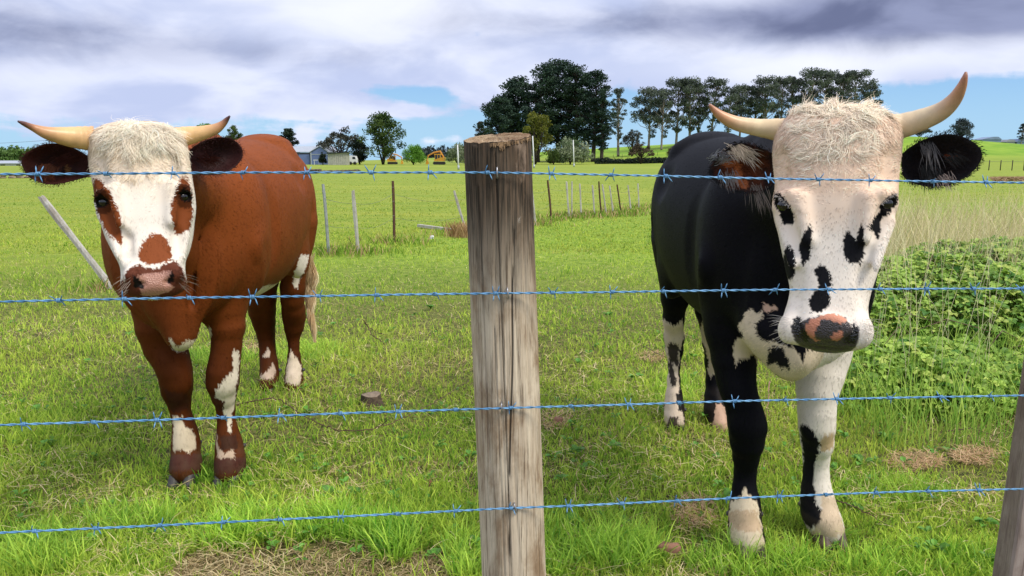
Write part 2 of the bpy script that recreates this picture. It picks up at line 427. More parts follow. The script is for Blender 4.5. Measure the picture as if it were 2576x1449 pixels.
tag(link('dry_straw', npmesh('dry_straw', Vv, [q_, tr], C, smooth=False), None, DRYM), 'pale and reddish dead straw lying in patches over the paddock', 'straw', kind='stuff')
# ground-hugging cut straw by the near fence
STR = attr_mat('cut_straw', .85, .15, spec=.1)
n = 26000; px = rng.uniform(250, 1230, n); py = rng.uniform(1350, 1720, n)
edge = rng.normal(0, 6, n)
k = inpoly(px, py + edge, THATCH); px, py = px[k], py[k]; n = len(px)
pp = np.array([G(a, b_) for a, b_ in zip(px, py)]); pp[:, 2] = rng.uniform(0, 1, n) ** 1.0 * .045 * vnoise(pp[:, 0], pp[:, 1], 31, 7)
an = rng.uniform(0, 2 * np.pi, n); h = np.stack([np.cos(an), np.sin(an), rng.normal(.1, .3, n)], -1)
c = lerp3((.22, .15, .07), (.66, .52, .30), rng.random(n) ** 1.3)
Vv, q_, tr, C, m = strands(pp, unit(h), unit(h + rng.normal(0, .5, (n, 3))), rng.uniform(.01, .035, n), .0022, unit(np.cross(h, [0, 0, 1.])), c, 2)
tag(link('cut_straw', npmesh('cut_straw', Vv, [q_, tr], C, smooth=False), None, STR), 'mat of brown cut straw lying in front of the near fence', 'straw', kind='stuff')
# ------------------------------------------------------------------ implicit bodies
def smooth_axis(lo, hi, a, b, fine, coarse):
    """grid lines lo..hi, spaced fine between a and b and coarse outside"""
    v = [a]; 
    while v[-1] < b: v.append(v[-1] + fine)
    st = fine
    while v[-1] < hi: st = min(coarse, st * 1.08); v.append(v[-1] + st)
    w_ = [a]; st = fine
    while w_[-1] > lo: st = min(coarse, st * 1.08); w_.append(w_[-1] - st)
    return np.array(w_[:0:-1] + v, np.float32)
class Field:
    def __init__(s, xs, ys, zs):
        s.ax = (xs, ys, zs); s.D = np.full((len(xs), len(ys), len(zs)), .5, np.float32)
    def sl(s, lo, hi):
        r = []
        for i in range(3):
            a = int(np.searchsorted(s.ax[i], lo[i])); b = int(np.searchsorted(s.ax[i], hi[i])); r.append(slice(max(a - 1, 0), b + 1))
        return tuple(r)
    def xyz(s, q): return s.ax[0][q[0]][:, None, None], s.ax[1][q[1]][None, :, None], s.ax[2][q[2]][None, None, :]
    def put(s, fn, lo, hi, k, sub=False):
        m = k + .02; q = s.sl(np.array(lo) - m, np.array(hi) + m)
        if 0 in s.D[q].shape: return
        d = fn(*s.xyz(q)).astype(np.float32); a = s.D[q]
        if sub: d = -d; h = np.clip(.5 - .5 * (d - a) / k, 0, 1) if False else np.clip(.5 + .5 * (d - a) / k, 0, 1); s.D[q] = a * (1 - h) + d * h + k * h * (1 - h)
        else: h = np.clip(.5 + .5 * (a - d) / k, 0, 1); s.D[q] = a * (1 - h) + d * h - k * h * (1 - h)
    def ell(s, c, r, k=.04, M=None, sub=False):
        c = np.array(c, float); r = np.array(r, float)
        def fn(x, y, z):
            X, Y, Z = x - c[0], y - c[1], z - c[2]
            if M is not None: X, Y, Z = (M[0][i] * X + M[1][i] * Y + M[2][i] * Z for i in range(3))
            k0 = np.sqrt((X / r[0]) ** 2 + (Y / r[1]) ** 2 + (Z / r[2]) ** 2); k1 = np.sqrt((X / r[0] ** 2) ** 2 + (Y / r[1] ** 2) ** 2 + (Z / r[2] ** 2) ** 2)
            return k0 * (k0 - 1) / (k1 + 1e-6)
        e = r.max() if M is not None else r
        s.put(fn, c - e, c + e, k, sub)
    def cone(s, a, b, ra, rb, k=.03, ys=1.0, sub=False):
        a = np.array(a, float); b = np.array(b, float)
        def fn(x, y, z):
            A = a * (1, 1 / ys, 1); Bv = (b - a) * (1, 1 / ys, 1)
            X, Y, Z = x - A[0], y / ys - A[1], z - A[2]
            t = np.clip((X * Bv[0] + Y * Bv[1] + Z * Bv[2]) / (Bv @ Bv + 1e-9), 0, 1)
            return np.sqrt((X - t * Bv[0]) ** 2 + (Y - t * Bv[1]) ** 2 + (Z - t * Bv[2]) ** 2) - (ra + (rb - ra) * t)
        e = max(ra, rb) * ys
        s.put(fn, np.minimum(a, b) - e, np.maximum(a, b) + e, k, sub)
    def chain(s, pts, k=.03, ys=1.15):
        for (p0, r0), (p1, r1) in zip(pts[:-1], pts[1:]): s.cone(p0, p1, r0, r1, k, ys)
    def sample(s, p):
        idx = []; fr = []
        for i in range(3):
            a = s.ax[i]; j = np.clip(np.searchsorted(a, p[..., i]) - 1, 0, len(a) - 2); idx.append(j); fr.append(np.clip((p[..., i] - a[j]) / (a[j + 1] - a[j]), 0, 1))
        o = 0
        for dx_ in (0, 1):
            for dy_ in (0, 1):
                for dz_ in (0, 1):
                    w_ = (fr[0] if dx_ else 1 - fr[0]) * (fr[1] if dy_ else 1 - fr[1]) * (fr[2] if dz_ else 1 - fr[2])
                    o = o + w_ * s.D[idx[0] + dx_, idx[1] + dy_, idx[2] + dz_]
        return o
    def normal(s, p, e=.006):
        g = np.stack([s.sample(p + np.eye(3)[i] * e) - s.sample(p - np.eye(3)[i] * e) for i in range(3)], -1); return unit(g)
    def hit(s, px, py, t0=1.4, t1=5.0):
        """first surface point on the line of sight through px,py"""
        d = unit(ray(px, py)); o = np.array([0, 0, H]); ts = np.arange(t0, t1, .003); p = o + ts[:, None] * d
        v = s.sample(p); i = np.argmax(v < 0)
        if v[i] >= 0: return None
        return p[i]
    def nets(s):
        D = s.D; ins = D < 0; nx, ny, nz = D.shape
        cnt = np.zeros((nx - 1, ny - 1, nz - 1), np.int8); C8 = [(a, b, c) for a in (0, 1) for b in (0, 1) for c in (0, 1)]
        for a, b, c in C8: cnt += ins[a:nx - 1 + a, b:ny - 1 + b, c:nz - 1 + c]
        act = (cnt > 0) & (cnt < 8); ijk = np.argwhere(act); del cnt
        idm = np.full(act.shape, -1, np.int32); idm[act] = np.arange(len(ijk))
        i, j, k = ijk.T; vals = {c: D[i + c[0], j + c[1], k + c[2]] for c in C8}
        pos = {c: np.stack([s.ax[0][i + c[0]], s.ax[1][j + c[1]], s.ax[2][k + c[2]]], -1) for c in C8}
        acc = np.zeros((len(ijk), 3)); m = np.zeros(len(ijk))
        for c in C8:
            for ax in range(3):
                if c[ax] == 0:
                    d = list(c); d[ax] = 1; d = tuple(d); va, vb = vals[c], vals[d]; x = (va < 0) != (vb < 0)
                    t = np.where(x, va / np.where(x, va - vb, 1), 0)
                    acc += np.where(x[:, None], pos[c] + t[:, None] * (pos[d] - pos[c]), 0); m += x
        V = acc / m[:, None]; Q = []
        for ax in range(3):
            sl0 = [slice(1, n - 1) for n in D.shape]; sl1 = list(sl0); sl0[ax] = slice(0, D.shape[ax] - 1); sl1[ax] = slice(1, D.shape[ax])
            A, B_ = ins[tuple(sl0)], ins[tuple(sl1)]; x = A != B_; c = np.argwhere(x); fl = A[x]
            off = np.ones(3, int); off[ax] = 0; c = c + off
            o1, o2 = [(1, 2), (2, 0), (0, 1)][ax]
            e1 = np.zeros(3, int); e1[o1] = 1; e2 = np.zeros(3, int); e2[o2] = 1
            g = lambda cc: idm[cc[:, 0], cc[:, 1], cc[:, 2]]
            qd = np.stack([g(c - e1 - e2), g(c - e2), g(c), g(c - e1)], -1)
            qd[~fl] = qd[~fl][:, ::-1]; Q.append(qd)
        Q = np.concatenate(Q); Q = Q[(Q >= 0).all(1)]
        return V, Q

def sdf_loft(tab, axis_, n=2.4):
    """tab rows: (s, c1, h1, c2, h2); axis_ maps x,y,z -> (s, u, v)"""
    T = np.array(sorted(tab)); 
    def fn(x, y, z):
        s_, u, v = axis_(x, y, z)
        I_ = lambda k: np.interp(s_, T[:, 0], T[:, k])
        c1, h1, c2, h2 = I_(1), I_(2), I_(3), I_(4)
        q = (np.abs((u - c1) / h1) ** n + np.abs((v - c2) / h2) ** n) ** (1 / n)
        d = (q - 1) * np.minimum(h1, h2)
        over = np.maximum(T[0, 0] - s_, s_ - T[-1, 0]); return np.maximum(d, over)
    return fn
def resamp(tab, m=60):
    T = np.array(sorted(tab)); s_ = np.linspace(T[0, 0], T[-1, 0], m); out = [s_]
    for k in range(1, T.shape[1]):
        x, y = T[:, 0], T[:, k]; d = np.gradient(y, x); j = np.clip(np.searchsorted(x, s_) - 1, 0, len(x) - 2)
        h = x[j + 1] - x[j]; t = (s_ - x[j]) / h
        out.append((2 * t ** 3 - 3 * t ** 2 + 1) * y[j] + (t ** 3 - 2 * t ** 2 + t) * h * d[j] + (-2 * t ** 3 + 3 * t ** 2) * y[j + 1] + (t ** 3 - t ** 2) * h * d[j + 1])
    return list(zip(*out))

def make_cow(c):
    azm = c['azm']; ca, sa = math.cos(azm), math.sin(azm)
    fr = c['fine']; F_ = Field(smooth_axis(c['box'][0], c['box'][1], fr[0], fr[1], .0048, .010),
                              smooth_axis(c['box'][2], c['box'][3], fr[2], fr[3], .0048, .011),
                              smooth_axis(-.02, 1.56, fr[4], 1.60 if fr[5] > 1.5 else fr[5], .0048, .010))
    # trunk
    T = resamp([(y, cx, w_, (zt + zb) / 2, (zt - zb) / 2) for y, cx, w_, zt, zb in c['trunk']])
    lo = (c['box'][0], c['box'][2], 0); hi = (c['box'][1], c['box'][3], 1.6)
    F_.put(sdf_loft(T, lambda x, y, z: (y, x, z), 2.25), (min(t[1] - t[2] for t in T) , T[0][0], .5), (max(t[1] + t[2] for t in T), T[-1][0], 1.5), .05)
    for e in c['lumps']:
        F_.ell(e[0], e[1], e[2] if len(e) > 2 else .06)
    for a, b, ra, rb, k in c['cones']: F_.cone(a, b, ra, rb, k)
    for kind_, a_, b_, r_, k_, sub_ in c['sculpt']:
        if kind_ == 'e': F_.ell(a_, b_, k_, None, sub_)
        else: F_.cone(a_, b_, r_, r_ * .8, k_, 1.0, sub_)
    # legs
    hoofs = []
    for leg in c['legs']:
        pts = []
        for (py, l, r, Y) in leg['rows']:
            a, b = P(l, py, Y), P(r, py, Y); pts.append(((a + b) / 2, (b[0] - a[0]) / 2 * .955))
        F_.chain(leg.get('top', []) + pts, .022 if leg.get('rear') else .02, leg.get('ys', 1.15))
        for e in leg.get('lumps', []): F_.ell(*e)
        hoofs.append(pts[-1])
    # head, built in its own frame turned to face the fence
    def hax(x, y, z): return z + 0 * x + 0 * y, x * ca - y * sa, x * sa + y * ca
    HT = []
    for (py, l, r, D, dep) in c['head']:
        a, b = PD(l, py, D + dep * .42, azm), PD(r, py, D + dep * .42, azm); m = PD((l + r) / 2, py, D, azm)
        ua, ub = a[0] * ca - a[1] * sa, b[0] * ca - b[1] * sa
        HT.append((m[2], (ua + ub) / 2, (ub - ua) / 2, D + dep / 2, dep / 2))
    c['HT'] = HT
    hf = sdf_loft(resamp(HT, 90), hax, 2.6)
    hc = [PD((l + r) / 2, py, D + dep / 2, azm) for (py, l, r, D, dep) in c['head']]
    arr = np.array(hc); F_.put(hf, arr.min(0) - .2, arr.max(0) + .2, .035)
    Rz = [[ca, sa, 0], [-sa, ca, 0], [0, 0, 1]]          # columns used as x,y,z of the head frame
    M = np.array([[ca, sa, 0], [-sa, ca, 0], [0, 0, 1]])
    def W3(px, py, D): return PD(px, py, D, azm)
    for (px, py, D, r, k, sub) in c['face']:
        F_.ell(W3(px, py, D), r, k, M, sub)
    c['F'] = F_; eyes = []
    for (px, py) in c['eyes']:
        h = F_.hit(px, py); n_ = F_.normal(h); eyes.append((h, n_))
        F_.ell(h - n_ * .024, (.040, .040, .036), .02)                 # orbit bulge
    eyes2 = []
    for (px, py), (h, n_) in zip(c['eyes'], eyes):
        h = F_.hit(px, py); n2 = F_.normal(h); tv = unit(np.cross(n2, [0, 0, 1.])); uv = np.cross(tv, n2)
        rot = c.get('eyeroll', 0) * (1 if px > c['midx'] else -1); t2 = tv * math.cos(rot) + uv * math.sin(rot); u2 = uv * math.cos(rot) - tv * math.sin(rot)
        Mx = np.array([t2, n2, u2]).T
        F_.ell(h + n2 * .002, (.0205, .012, .0125), .005, Mx, True)     # opening between the lids
        F_.ell(h + u2 * .0150 + n2 * .000, (.024, .008, .0050), .006, Mx)  # upper lid
        eyes2.append((h, n2, t2, u2))
    c['eyes3'] = eyes2
    for (x0, y0, x1, y1, D0_, D1_, r_, k_, sub_) in c['ridges']: F_.cone(W3(x0, y0, D0_), W3(x1, y1, D1_), r_, r_ * .7, k_, 1.0, sub_)
    V, Q = F_.nets()
    # keep the one connected body
    return F_, V, Q, hoofs

def coat_color(c, p, nrm):
    """coat pattern: base colour, then patches that belong to named regions of the body"""
    px, py = proj(p); view = unit(np.array([0, 0, H]) - p); facing = (view * nrm).sum(1)
    j = (vnoise(p[:, 0] * 31 + p[:, 1] * 17, p[:, 2] * 29 + p[:, 1] * 11, 4, 1.3) - .5)
    jx = px + j * c.get('rag', 7) + rng.normal(0, 1.0, len(px)); jy = py + (vnoise(p[:, 0] * 27, p[:, 2] * 33, 8, 1.7) - .5) * c.get('rag', 7) + rng.normal(0, 1.6, len(px))
    C = np.tile(np.array(c['base'])[None, :], (len(p), 1)).astype(float)
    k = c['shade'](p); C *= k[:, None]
    wet = np.zeros(len(p))
    ca, sa = math.cos(c['azm']), math.sin(c['azm']); D = p[:, 0] * sa + p[:, 1] * ca
    U = p[:, 0] * ca - p[:, 1] * sa; u0 = np.interp(p[:, 2], [r[0] for r in sorted(c['HT'])], [r[1] for r in sorted(c['HT'])])
    isface = c['isface'](p, D, px, py)
    fcol = c['face_col'](px, py, p)
    C[isface] = fcol[isface]
    for (poly, sel, colr, fmin) in c['patches']:
        s_ = inpoly(jx, jy, poly) & sel(p, D, isface) & (facing > fmin)
        C[s_] = colr
    if 'nose' in c:
        for (poly, colr, wt) in c['nose']:
            s_ = inpoly(jx * .5 + px * .5, jy * .5 + py * .5, poly) & isface & (D < c['noseD']) & (facing > .0)
            C[s_] = colr; wet[s_] = wt
    for (h, n_, t2, u2) in c['eyes3']:
        q = p - h; e = np.sqrt(((q @ t2) / .0255) ** 2 + ((q @ u2) / .0175) ** 2); near = (np.linalg.norm(q, axis=1) < .06)
        s_ = near & (e < 1.0); C[s_] = (.010, .007, .006)
        e2 = np.sqrt((((q @ t2) + c.get('eyesp', 0)) / .045) ** 2 + ((q @ u2) / .036) ** 2); s_ = near & (e2 < 1.0) & (C[:, 0] < .35); C[s_] *= .4
    C = mud(c, C, p)
    return C, wet, isface, facing

def flow_dir(c, p, nrm, isface):
    f = np.zeros_like(p); f[:] = (0, .75, -.55)
    leg = p[:, 2] < .62; f[leg] = (0, .12, -1)
    px, py = proj(p); wx, wy = c['whorl']
    ca, sa = math.cos(c['azm']), math.sin(c['azm']); right = np.array([ca, -sa, 0]); 
    dxp, dyp = (px - wx), (wy - py)
    rr = np.hypot(dxp, dyp) + 20
    up = dyp > 0
    ff = right[None, :] * (dxp / rr)[:, None] * 1.0 + np.array([0, 0, 1.])[None, :] * (dyp / rr)[:, None]
    dn = ~up; ff[dn] = right[None, :] * (np.clip(dxp[dn] / 120, -1, 1) * .7)[:, None] + np.array([0, 0, -1.])[None, :]
    mixu = np.clip((dyp - 60) / 110, 0, 1)[:, None]       # the poll hair falls forward and down instead
    fall = np.array([0, 0, -1.])[None, :] + right[None, :] * (np.clip(dxp / 150, -1, 1) * 1.2)[:, None]
    if c.get('fall', True): ff = ff * (1 - mixu) + fall * mixu
    f[isface] = ff[isface]
    f += rng.normal(0, .16, f.shape); w0 = (vnoise(p[:, 1] * 9 + p[:, 0] * 7, p[:, 2] * 11, 71, 1.0) - .5)[:, None]; f += np.cross(nrm, f) * w0 * .9
    f -= nrm * (f * nrm).sum(1)[:, None]
    return unit(f)

def fur(c, F_, V, Q, n, where, length, width, lift, shade=.16, curl=0.):
    """short hairs rooted on the skin"""
    tri = np.concatenate([Q[:, [0, 1, 2]], Q[:, [0, 2, 3]]]); a, b, d = V[tri[:, 0]], V[tri[:, 1]], V[tri[:, 2]]
    cen = (a + b + d) / 3; ar = np.linalg.norm(np.cross(b - a, d - a), axis=1) / 2
    wgt = ar * where(cen); i = rng.choice(len(tri), n, p=wgt / wgt.sum())
    u = rng.random(n); v = rng.random(n); fl = u + v > 1; u[fl] = 1 - u[fl]; v[fl] = 1 - v[fl]
    p = a[i] + (b[i] - a[i]) * u[:, None] + (d[i] - a[i]) * v[:, None]
    nr = F_.normal(p); C, wet, isf, fac = coat_color(c, p, nr)
    k = wet < .1; p, nr, C, isf = p[k], nr[k], C[k], isf[k]
    for (h, n_, t2, u2) in c['eyes3']:
        k = np.linalg.norm(p - h - n_ * .003, axis=1) > .019; p, nr, C, isf = p[k], nr[k], C[k], isf[k]
    f = flow_dir(c, p, nr, isf); n = len(p)
    qx, qy = proj(p); th = np.arctan2(qy - c['whorl'][1], qx - c['whorl'][0]); rw = np.hypot(qx - c['whorl'][0], qy - c['whorl'][1])
    st = np.where(isf, vnoise(th * 13 + 40, rw * .022, 83, 1., 2), vnoise((p[:, 1] * .55 + p[:, 2] * .83) * 42, (p[:, 1] * .83 - p[:, 2] * .55) * 6, 84, 1., 3))
    C = C * (1 + (st - .5) * np.where(isf, .42, .62))[:, None]; C = np.clip(C, .002, .97)
    L = length(p) * rng.uniform(.6, 1.3, n); lf = lift * rng.uniform(.5, 1.6, n)
    if curl:
        f = unit(f + np.cross(nr, f) * (np.sin(vnoise(p[:, 0] * 40, p[:, 2] * 40, 3, 1) * 18) * curl)[:, None])
    d0 = unit(f + nr * lf[:, None]); d1 = unit(f + nr * (lf * .1)[:, None] + (rng.normal(0, .25, p.shape) if curl else 0))
    side = unit(np.cross(f, nr)); C = C * (1 + rng.normal(0, shade, n))[:, None]
    C = np.clip(C * (1 + (vnoise(p[:, 0] * 22 + p[:, 1] * 9, p[:, 2] * 22, 13, 1.1) - .5) * .15 + (vnoise(p[:, 0] * 60 + p[:, 1] * 60, p[:, 2] * 25, 14, 1.1) - .5) * .1)[:, None], .002, .95)
    Vv, q_, tr, Cc, m = strands(p - nr * .001, d0, d1, L, width, side, C * .92, 2, C * 1.06)
    return Vv, q_, tr, Cc, np.repeat(unit(nr + f * rng.normal(.06, .13, (n, 1)) + side * rng.normal(0, .16, (n, 1))), m, 0)

def body_relief(cx, cy):
    """shoulder blade, hollows, ribs and folds of the trunk; cx, cy: centre line and forefeet"""
    L = []
    for s_ in (-1, 1):
        q = lambda x, y, z: (cx + s_ * x, cy + y, z)
        L += [('c', q(.15, .12, 1.27), q(.232, .00, .92), .034, .035, False), ('c', q(.235, .0, .95), q(.20, .12, .78), .035, .04, False),
              ('e', q(.285, .235, .98), (.035, .045, .20), 0, .05, True), ('e', q(.275, .80, 1.205), (.05, .10, .065), 0, .06, True),
              ('e', q(.18, .86, .78), (.05, .10, .10), 0, .06, False), ('e', q(.245, 1.0, .86), (.03, .04, .16), 0, .05, True)]
    return L
def mud(c, C, p):
    k = np.clip((.20 - p[:, 2]) / .2, 0, 1) * np.clip(vnoise(p[:, 0] * 40 + p[:, 1] * 13, p[:, 2] * 36, 91, 1.) * 1.6 - .35, 0, 1); k = k[:, None] * .55
    return C * (1 - k) + np.array([.12, .085, .05]) * k
def finish_cow(c, name, label, nfur):
    F_, V, Q, hoofs = make_cow(c)
    print(name, 'verts', len(V))
    nr = F_.normal(V); C, wet, isf, fac = coat_color(c, V, nr)
    allV, allC, faces, allN, allW = [V], [C], [Q], [nr], [wet]; off = len(V); tris = []; quads = [Q]
    for spec in nfur:
        Vv, q_, tr, Cc, NN = fur(c, F_, V, Q, *spec)
        allV.append(Vv); allC.append(Cc); allN.append(NN); allW.append(np.zeros(len(Vv)))
        quads.append(q_ + off); tris.append(tr + off); off += len(Vv)
    VV = np.concatenate(allV); CC = np.concatenate(allC); NN = np.concatenate(allN)
    root = empty(name, tuple((V[V[:, 2] < .2].mean(0) * (1, 1, 0))), label, 'cattle', 'cattle behind the barbed wire fence')
    me = npmesh('body', VV, quads + tris, CC, True, {'wet': np.concatenate(allW)}, NN)
    o = link('body', me, root, COAT)
    return root, F_, hoofs, V, Q

cm, t, b = mat('coat')
a = t.new('ShaderNodeAttribute'); a.attribute_name = 'Col'; wv = t.new('ShaderNodeAttribute'); wv.attribute_name = 'wet'
t.l.new(a.outputs[0], b.inputs['Base Color']); t.set(b.inputs['Roughness'], t.ramp(wv.outputs['Fac'], 0, 1, .58, .25))
t.set(b.inputs['Specular IOR Level'], t.ramp(wv.outputs['Fac'], 0, 1, .06, .6))
bp = t.new('ShaderNodeBump'); bp.inputs['Distance'].default_value = .003
t.set(bp.inputs['Strength'], t.ramp(wv.outputs['Fac'], .2, 1, 0, .8))
oc = t.new('ShaderNodeTexCoord').outputs['Object']; vo = t.new('ShaderNodeTexVoronoi'); t.set(vo.inputs['Vector'], oc); vo.inputs['Scale'].default_value = 260
t.set(bp.inputs['Height'], vo.outputs['Distance']); t.l.new(bp.outputs[0], b.inputs['Normal'])
COAT = cm
# ---- small parts
HORN = attr_mat('horn', .38, var=.10, spec=.5, scale=30)
EYE, t, b = mat('eye_ball'); b.inputs['Base Color'].default_value = (.006, .004, .004, 1); b.inputs['Roughness'].default_value = .05; b.inputs['Specular IOR Level'].default_value = .8
HOOF = simple('hoof', (.05, .045, .045), .55, var=.5, scale=40, bump=.3)
HAIR = attr_mat('long_hair', .6, .06, spec=.2)
def horn(root, pts, azm, cols):
    """pts: (px,py,radius px,D)"""
    Pn = [(PD(px, py, D, azm), r / F * D) for px, py, r, D in pts]
    S_ = resamp([(i, *p, r) for i, (p, r) in enumerate(Pn)], 34)
    c_ = [np.array(s_[1:4]) for s_ in S_]; rr = [max(s_[4], .002) * (1 + .035 * math.sin(i * 2.1) * max(0, 1 - i / 14)) for i, s_ in enumerate(S_)]
    mb = MB().tube(c_, rr, 18); me = pymesh('horn', mb.v, mb.f)
    tt = np.repeat(np.linspace(0, 1, 34), 18); C = np.stack([np.interp(tt, [0, .12, .35, .65, .85, 1], [q_[k] for q_ in cols]) for k in range(3)], -1)
    a_ = me.color_attributes.new('Col', 'FLOAT_COLOR', 'POINT'); a_.data.foreach_set('color', np.concatenate([C, np.ones((len(C), 1))], 1).astype(np.float32).ravel())
    link('horn', me, root, HORN)
def ear(root, outline, base_px, D0, D1, azm, cin, cout, rimhair, cinner2=None, bulge=.045, seed=1, spots=()):
    """cupped ear: outline in photo positions, D0 at its root, D1 at its tip"""
    o = np.array(outline, float); n = 72
    seg = np.linalg.norm(np.roll(o, -1, 0) - o, axis=1); cum = np.concatenate([[0], np.cumsum(seg)]); oo = np.vstack([o, o[:1]])
    s_ = np.linspace(0, cum[-1], n, endpoint=False); ox = np.interp(s_, cum, oo[:, 0]); oy = np.interp(s_, cum, oo[:, 1])
    for _ in range(2): ox = (np.roll(ox, 1) + 2 * ox + np.roll(ox, -1)) / 4; oy = (np.roll(oy, 1) + 2 * oy + np.roll(oy, -1)) / 4
    cx_, cy_ = ox.mean(), oy.mean(); span = np.hypot(ox - base_px[0], oy - base_px[1]).max()
    dfun = lambda x, y: D0 + (D1 - D0) * np.hypot(x - base_px[0], y - base_px[1]) / span
    rings = np.linspace(0, 1, 12); V = []; C = []
    for side in (0, 1):
        for r in rings:
            x = cx_ + (ox - cx_) * r; y = cy_ + (oy - cy_) * r
            for xx, yy in zip(x, y):
                dd = dfun(xx, yy) + (1 - r * r) * (bulge if side == 0 else bulge + .012) + (0 if side == 0 else .004)
                V.append(PD(xx, yy, dd, azm))
            nz = vnoise(x * .07, y * .07, seed, 1.0); f = np.clip((1.0 - r) * 1.5 + (nz - .5) * 1.2, 0, 1)[:, None]
            if side == 0:
                cc_ = np.array(cout) * (1 - f) + np.array(cin) * f
                for (sx, sy, rx_, ry_, sc) in spots: cc_[((x - sx) / rx_) ** 2 + ((y - sy) / ry_) ** 2 < .6 + nz * .8] = sc
                C.append(cc_)
            else: C.append(np.tile(cout, (n, 1)))
    V = np.array(V); C = np.concatenate(C); m = len(rings); Qs = []
    for side in (0, 1):
        b0 = side * m * n
        for i in range(m - 1):
            k = np.arange(n); k2 = (k + 1) % n; qd = np.stack([b0 + i * n + k, b0 + i * n + k2, b0 + (i + 1) * n + k2, b0 + (i + 1) * n + k], -1)
            Qs.append(qd if side == 0 else qd[:, ::-1])
    k = np.arange(n); k2 = (k + 1) % n; Qs.append(np.stack([(m - 1) * n + k, (m - 1) * n + k2, (2 * m - 1) * n + k2, (2 * m - 1) * n + k], -1))
    Q = np.concatenate(Qs); nV = len(V)
    # hair: a soft coat on both faces and a fringe round the rim
    N_ = rimhair; i = rng.integers(0, nV, N_); p = V[i] + rng.normal(0, .0035, (N_, 3)); cc = C[i]
    cen = PD(cx_, cy_, dfun(cx_, cy_), azm); root_p = PD(base_px[0], base_px[1], D0, azm)
    out = unit(p - root_p) + unit(p - cen) * .35 + rng.normal(0, .22, p.shape) + np.array([-math.sin(azm), -math.cos(azm), 0]) * .10
    sd = unit(np.cross(out, [math.sin(azm), math.cos(azm), 0]))
    cc = cc * (1 + rng.normal(0, .25, N_))[:, None]
    Vv, q_, tr, Cc, mm = strands(p, unit(out), unit(out + [0, 0, -.35]), rng.uniform(.003, .0075, N_), .0011, sd, np.clip(cc, .002, 1))
    if cinner2 is not None:      # long pale hairs growing out of the ear
        for (x, y, col_, cnt, dx_, dy_, ln_) in cinner2:
            pp = np.array([PD(x + rng.normal(0, 12), y + rng.normal(0, 7), float(dfun(x, y)) + bulge * .3 - .008, azm) for _ in range(cnt)])
            ri = np.array([math.cos(azm), -math.sin(azm), 0]); od = ri * dx_ + np.array([0, 0, 1.]) * dy_ + np.array([0, -.5, 0]) + rng.normal(0, .2, (cnt, 3))
            a1, a2, a3, a4, _m = strands(pp, unit(od), unit(od + [0, 0, -.8]), rng.uniform(.5, 1.2, cnt) * ln_, .0013, unit(np.cross(od, [0, 1., .2])), np.tile(col_, (cnt, 1)) * rng.uniform(.7, 1.1, (cnt, 1)), 3)
            base = len(Vv); Vv = np.concatenate([Vv, a1]); Cc = np.concatenate([Cc, a4]); q_ = np.concatenate([q_, a2 + base]); tr = np.concatenate([tr, a3 + base])
    me = npmesh('ear', np.concatenate([V, Vv]), [Q, q_ + nV, tr + nV], np.concatenate([C, Cc]), True)
    link('ear', me, root, HAIR)
def eyes_and_lashes(root, c, lash):
    for (h, n_, t2, u2) in c['eyes3']:
        MB().ball(h - n_ * .0135, .0172, 20, 14).build('eye', EYE, root)
        k = 46; s_ = rng.uniform(-1, 1, k); p = h + t2 * (s_ * .021)[:, None] + u2 * (.0125 + .004 * (1 - s_ ** 2))[:, None] + n_ * .006
        d = n_ * 1.0 + u2 * -.15 + t2 * (s_ * .5)[:, None] + rng.normal(0, .15, (k, 3))
        V_, q_, tr, C_, _ = strands(p, unit(d), unit(d + [0, 0, -.6]), rng.uniform(.008, .017, k), .0010, np.tile(t2, (k, 1)), np.tile(lash, (k, 1)), 3)
        link('eyelashes', npmesh('eyelashes', V_, [q_, tr], C_), root, HAIR)
def hooves(root, c, hoofs):
    for (p, r), hc in zip(hoofs, c['hoofcol']):
        m = HOOF
        for s_ in (-1, 1):
            mb = MB(); vs = []
            cx_ = p[0] + s_ * r * .50; ring = []
            for z, k, fw in ((.0, 1.12, .022), (.018, 1.05, .014), (.04, .92, .004), (.058, .74, -.002)):
                for a_ in range(14):
                    an = 2 * math.pi * a_ / 14; vs.append((cx_ + math.cos(an) * r * .50 * k, p[1] - fw + math.sin(an) * r * (1.15 if math.sin(an) < 0 else .95) * k, p[2] + z - c['hoofdrop']))
            fs = [(i * 14 + k, i * 14 + (k + 1) % 14, (i + 1) * 14 + (k + 1) % 14, (i + 1) * 14 + k) for i in range(3) for k in range(14)] + [tuple(range(13, -1, -1)), tuple(42 + k for k in range(14))]
            mb.addv(vs, fs); mb.build('hoof', hc, root)
def whiskers(root, c, F_, boxes, colr):
    P0 = []; D0 = []
    for (x0, x1, y0, y1, sx, k) in boxes:
        for _ in range(k):
            h = F_.hit(rng.uniform(x0, x1), rng.uniform(y0, y1))
            if h is None or h[1] > 2.8: continue
            n_ = F_.normal(h[None])[0]; P0.append(h); D0.append(n_ * .8 + np.array([math.cos(c['azm']) * sx, -math.sin(c['azm']) * sx, -.25]) + rng.normal(0, .2, 3))
    P0 = np.array(P0); D0 = unit(np.array(D0)); k = len(P0)
    V_, q_, tr, C_, _ = strands(P0, D0, unit(D0 + [0, 0, -.5]), rng.uniform(.02, .05, k), .0008, unit(np.cross(D0, [0, 1., .3])), np.tile(colr, (k, 1)), 3)
    link('whiskers', npmesh('whiskers', V_, [q_, tr], C_), root, HAIR)
def dewclaws(root, pts):
    for (px, py, Y, r) in pts: MB().ball(P(px, py, Y), (r, r * 1.2, r * .8), 8, 6).build('dewclaw', HOOF, root)
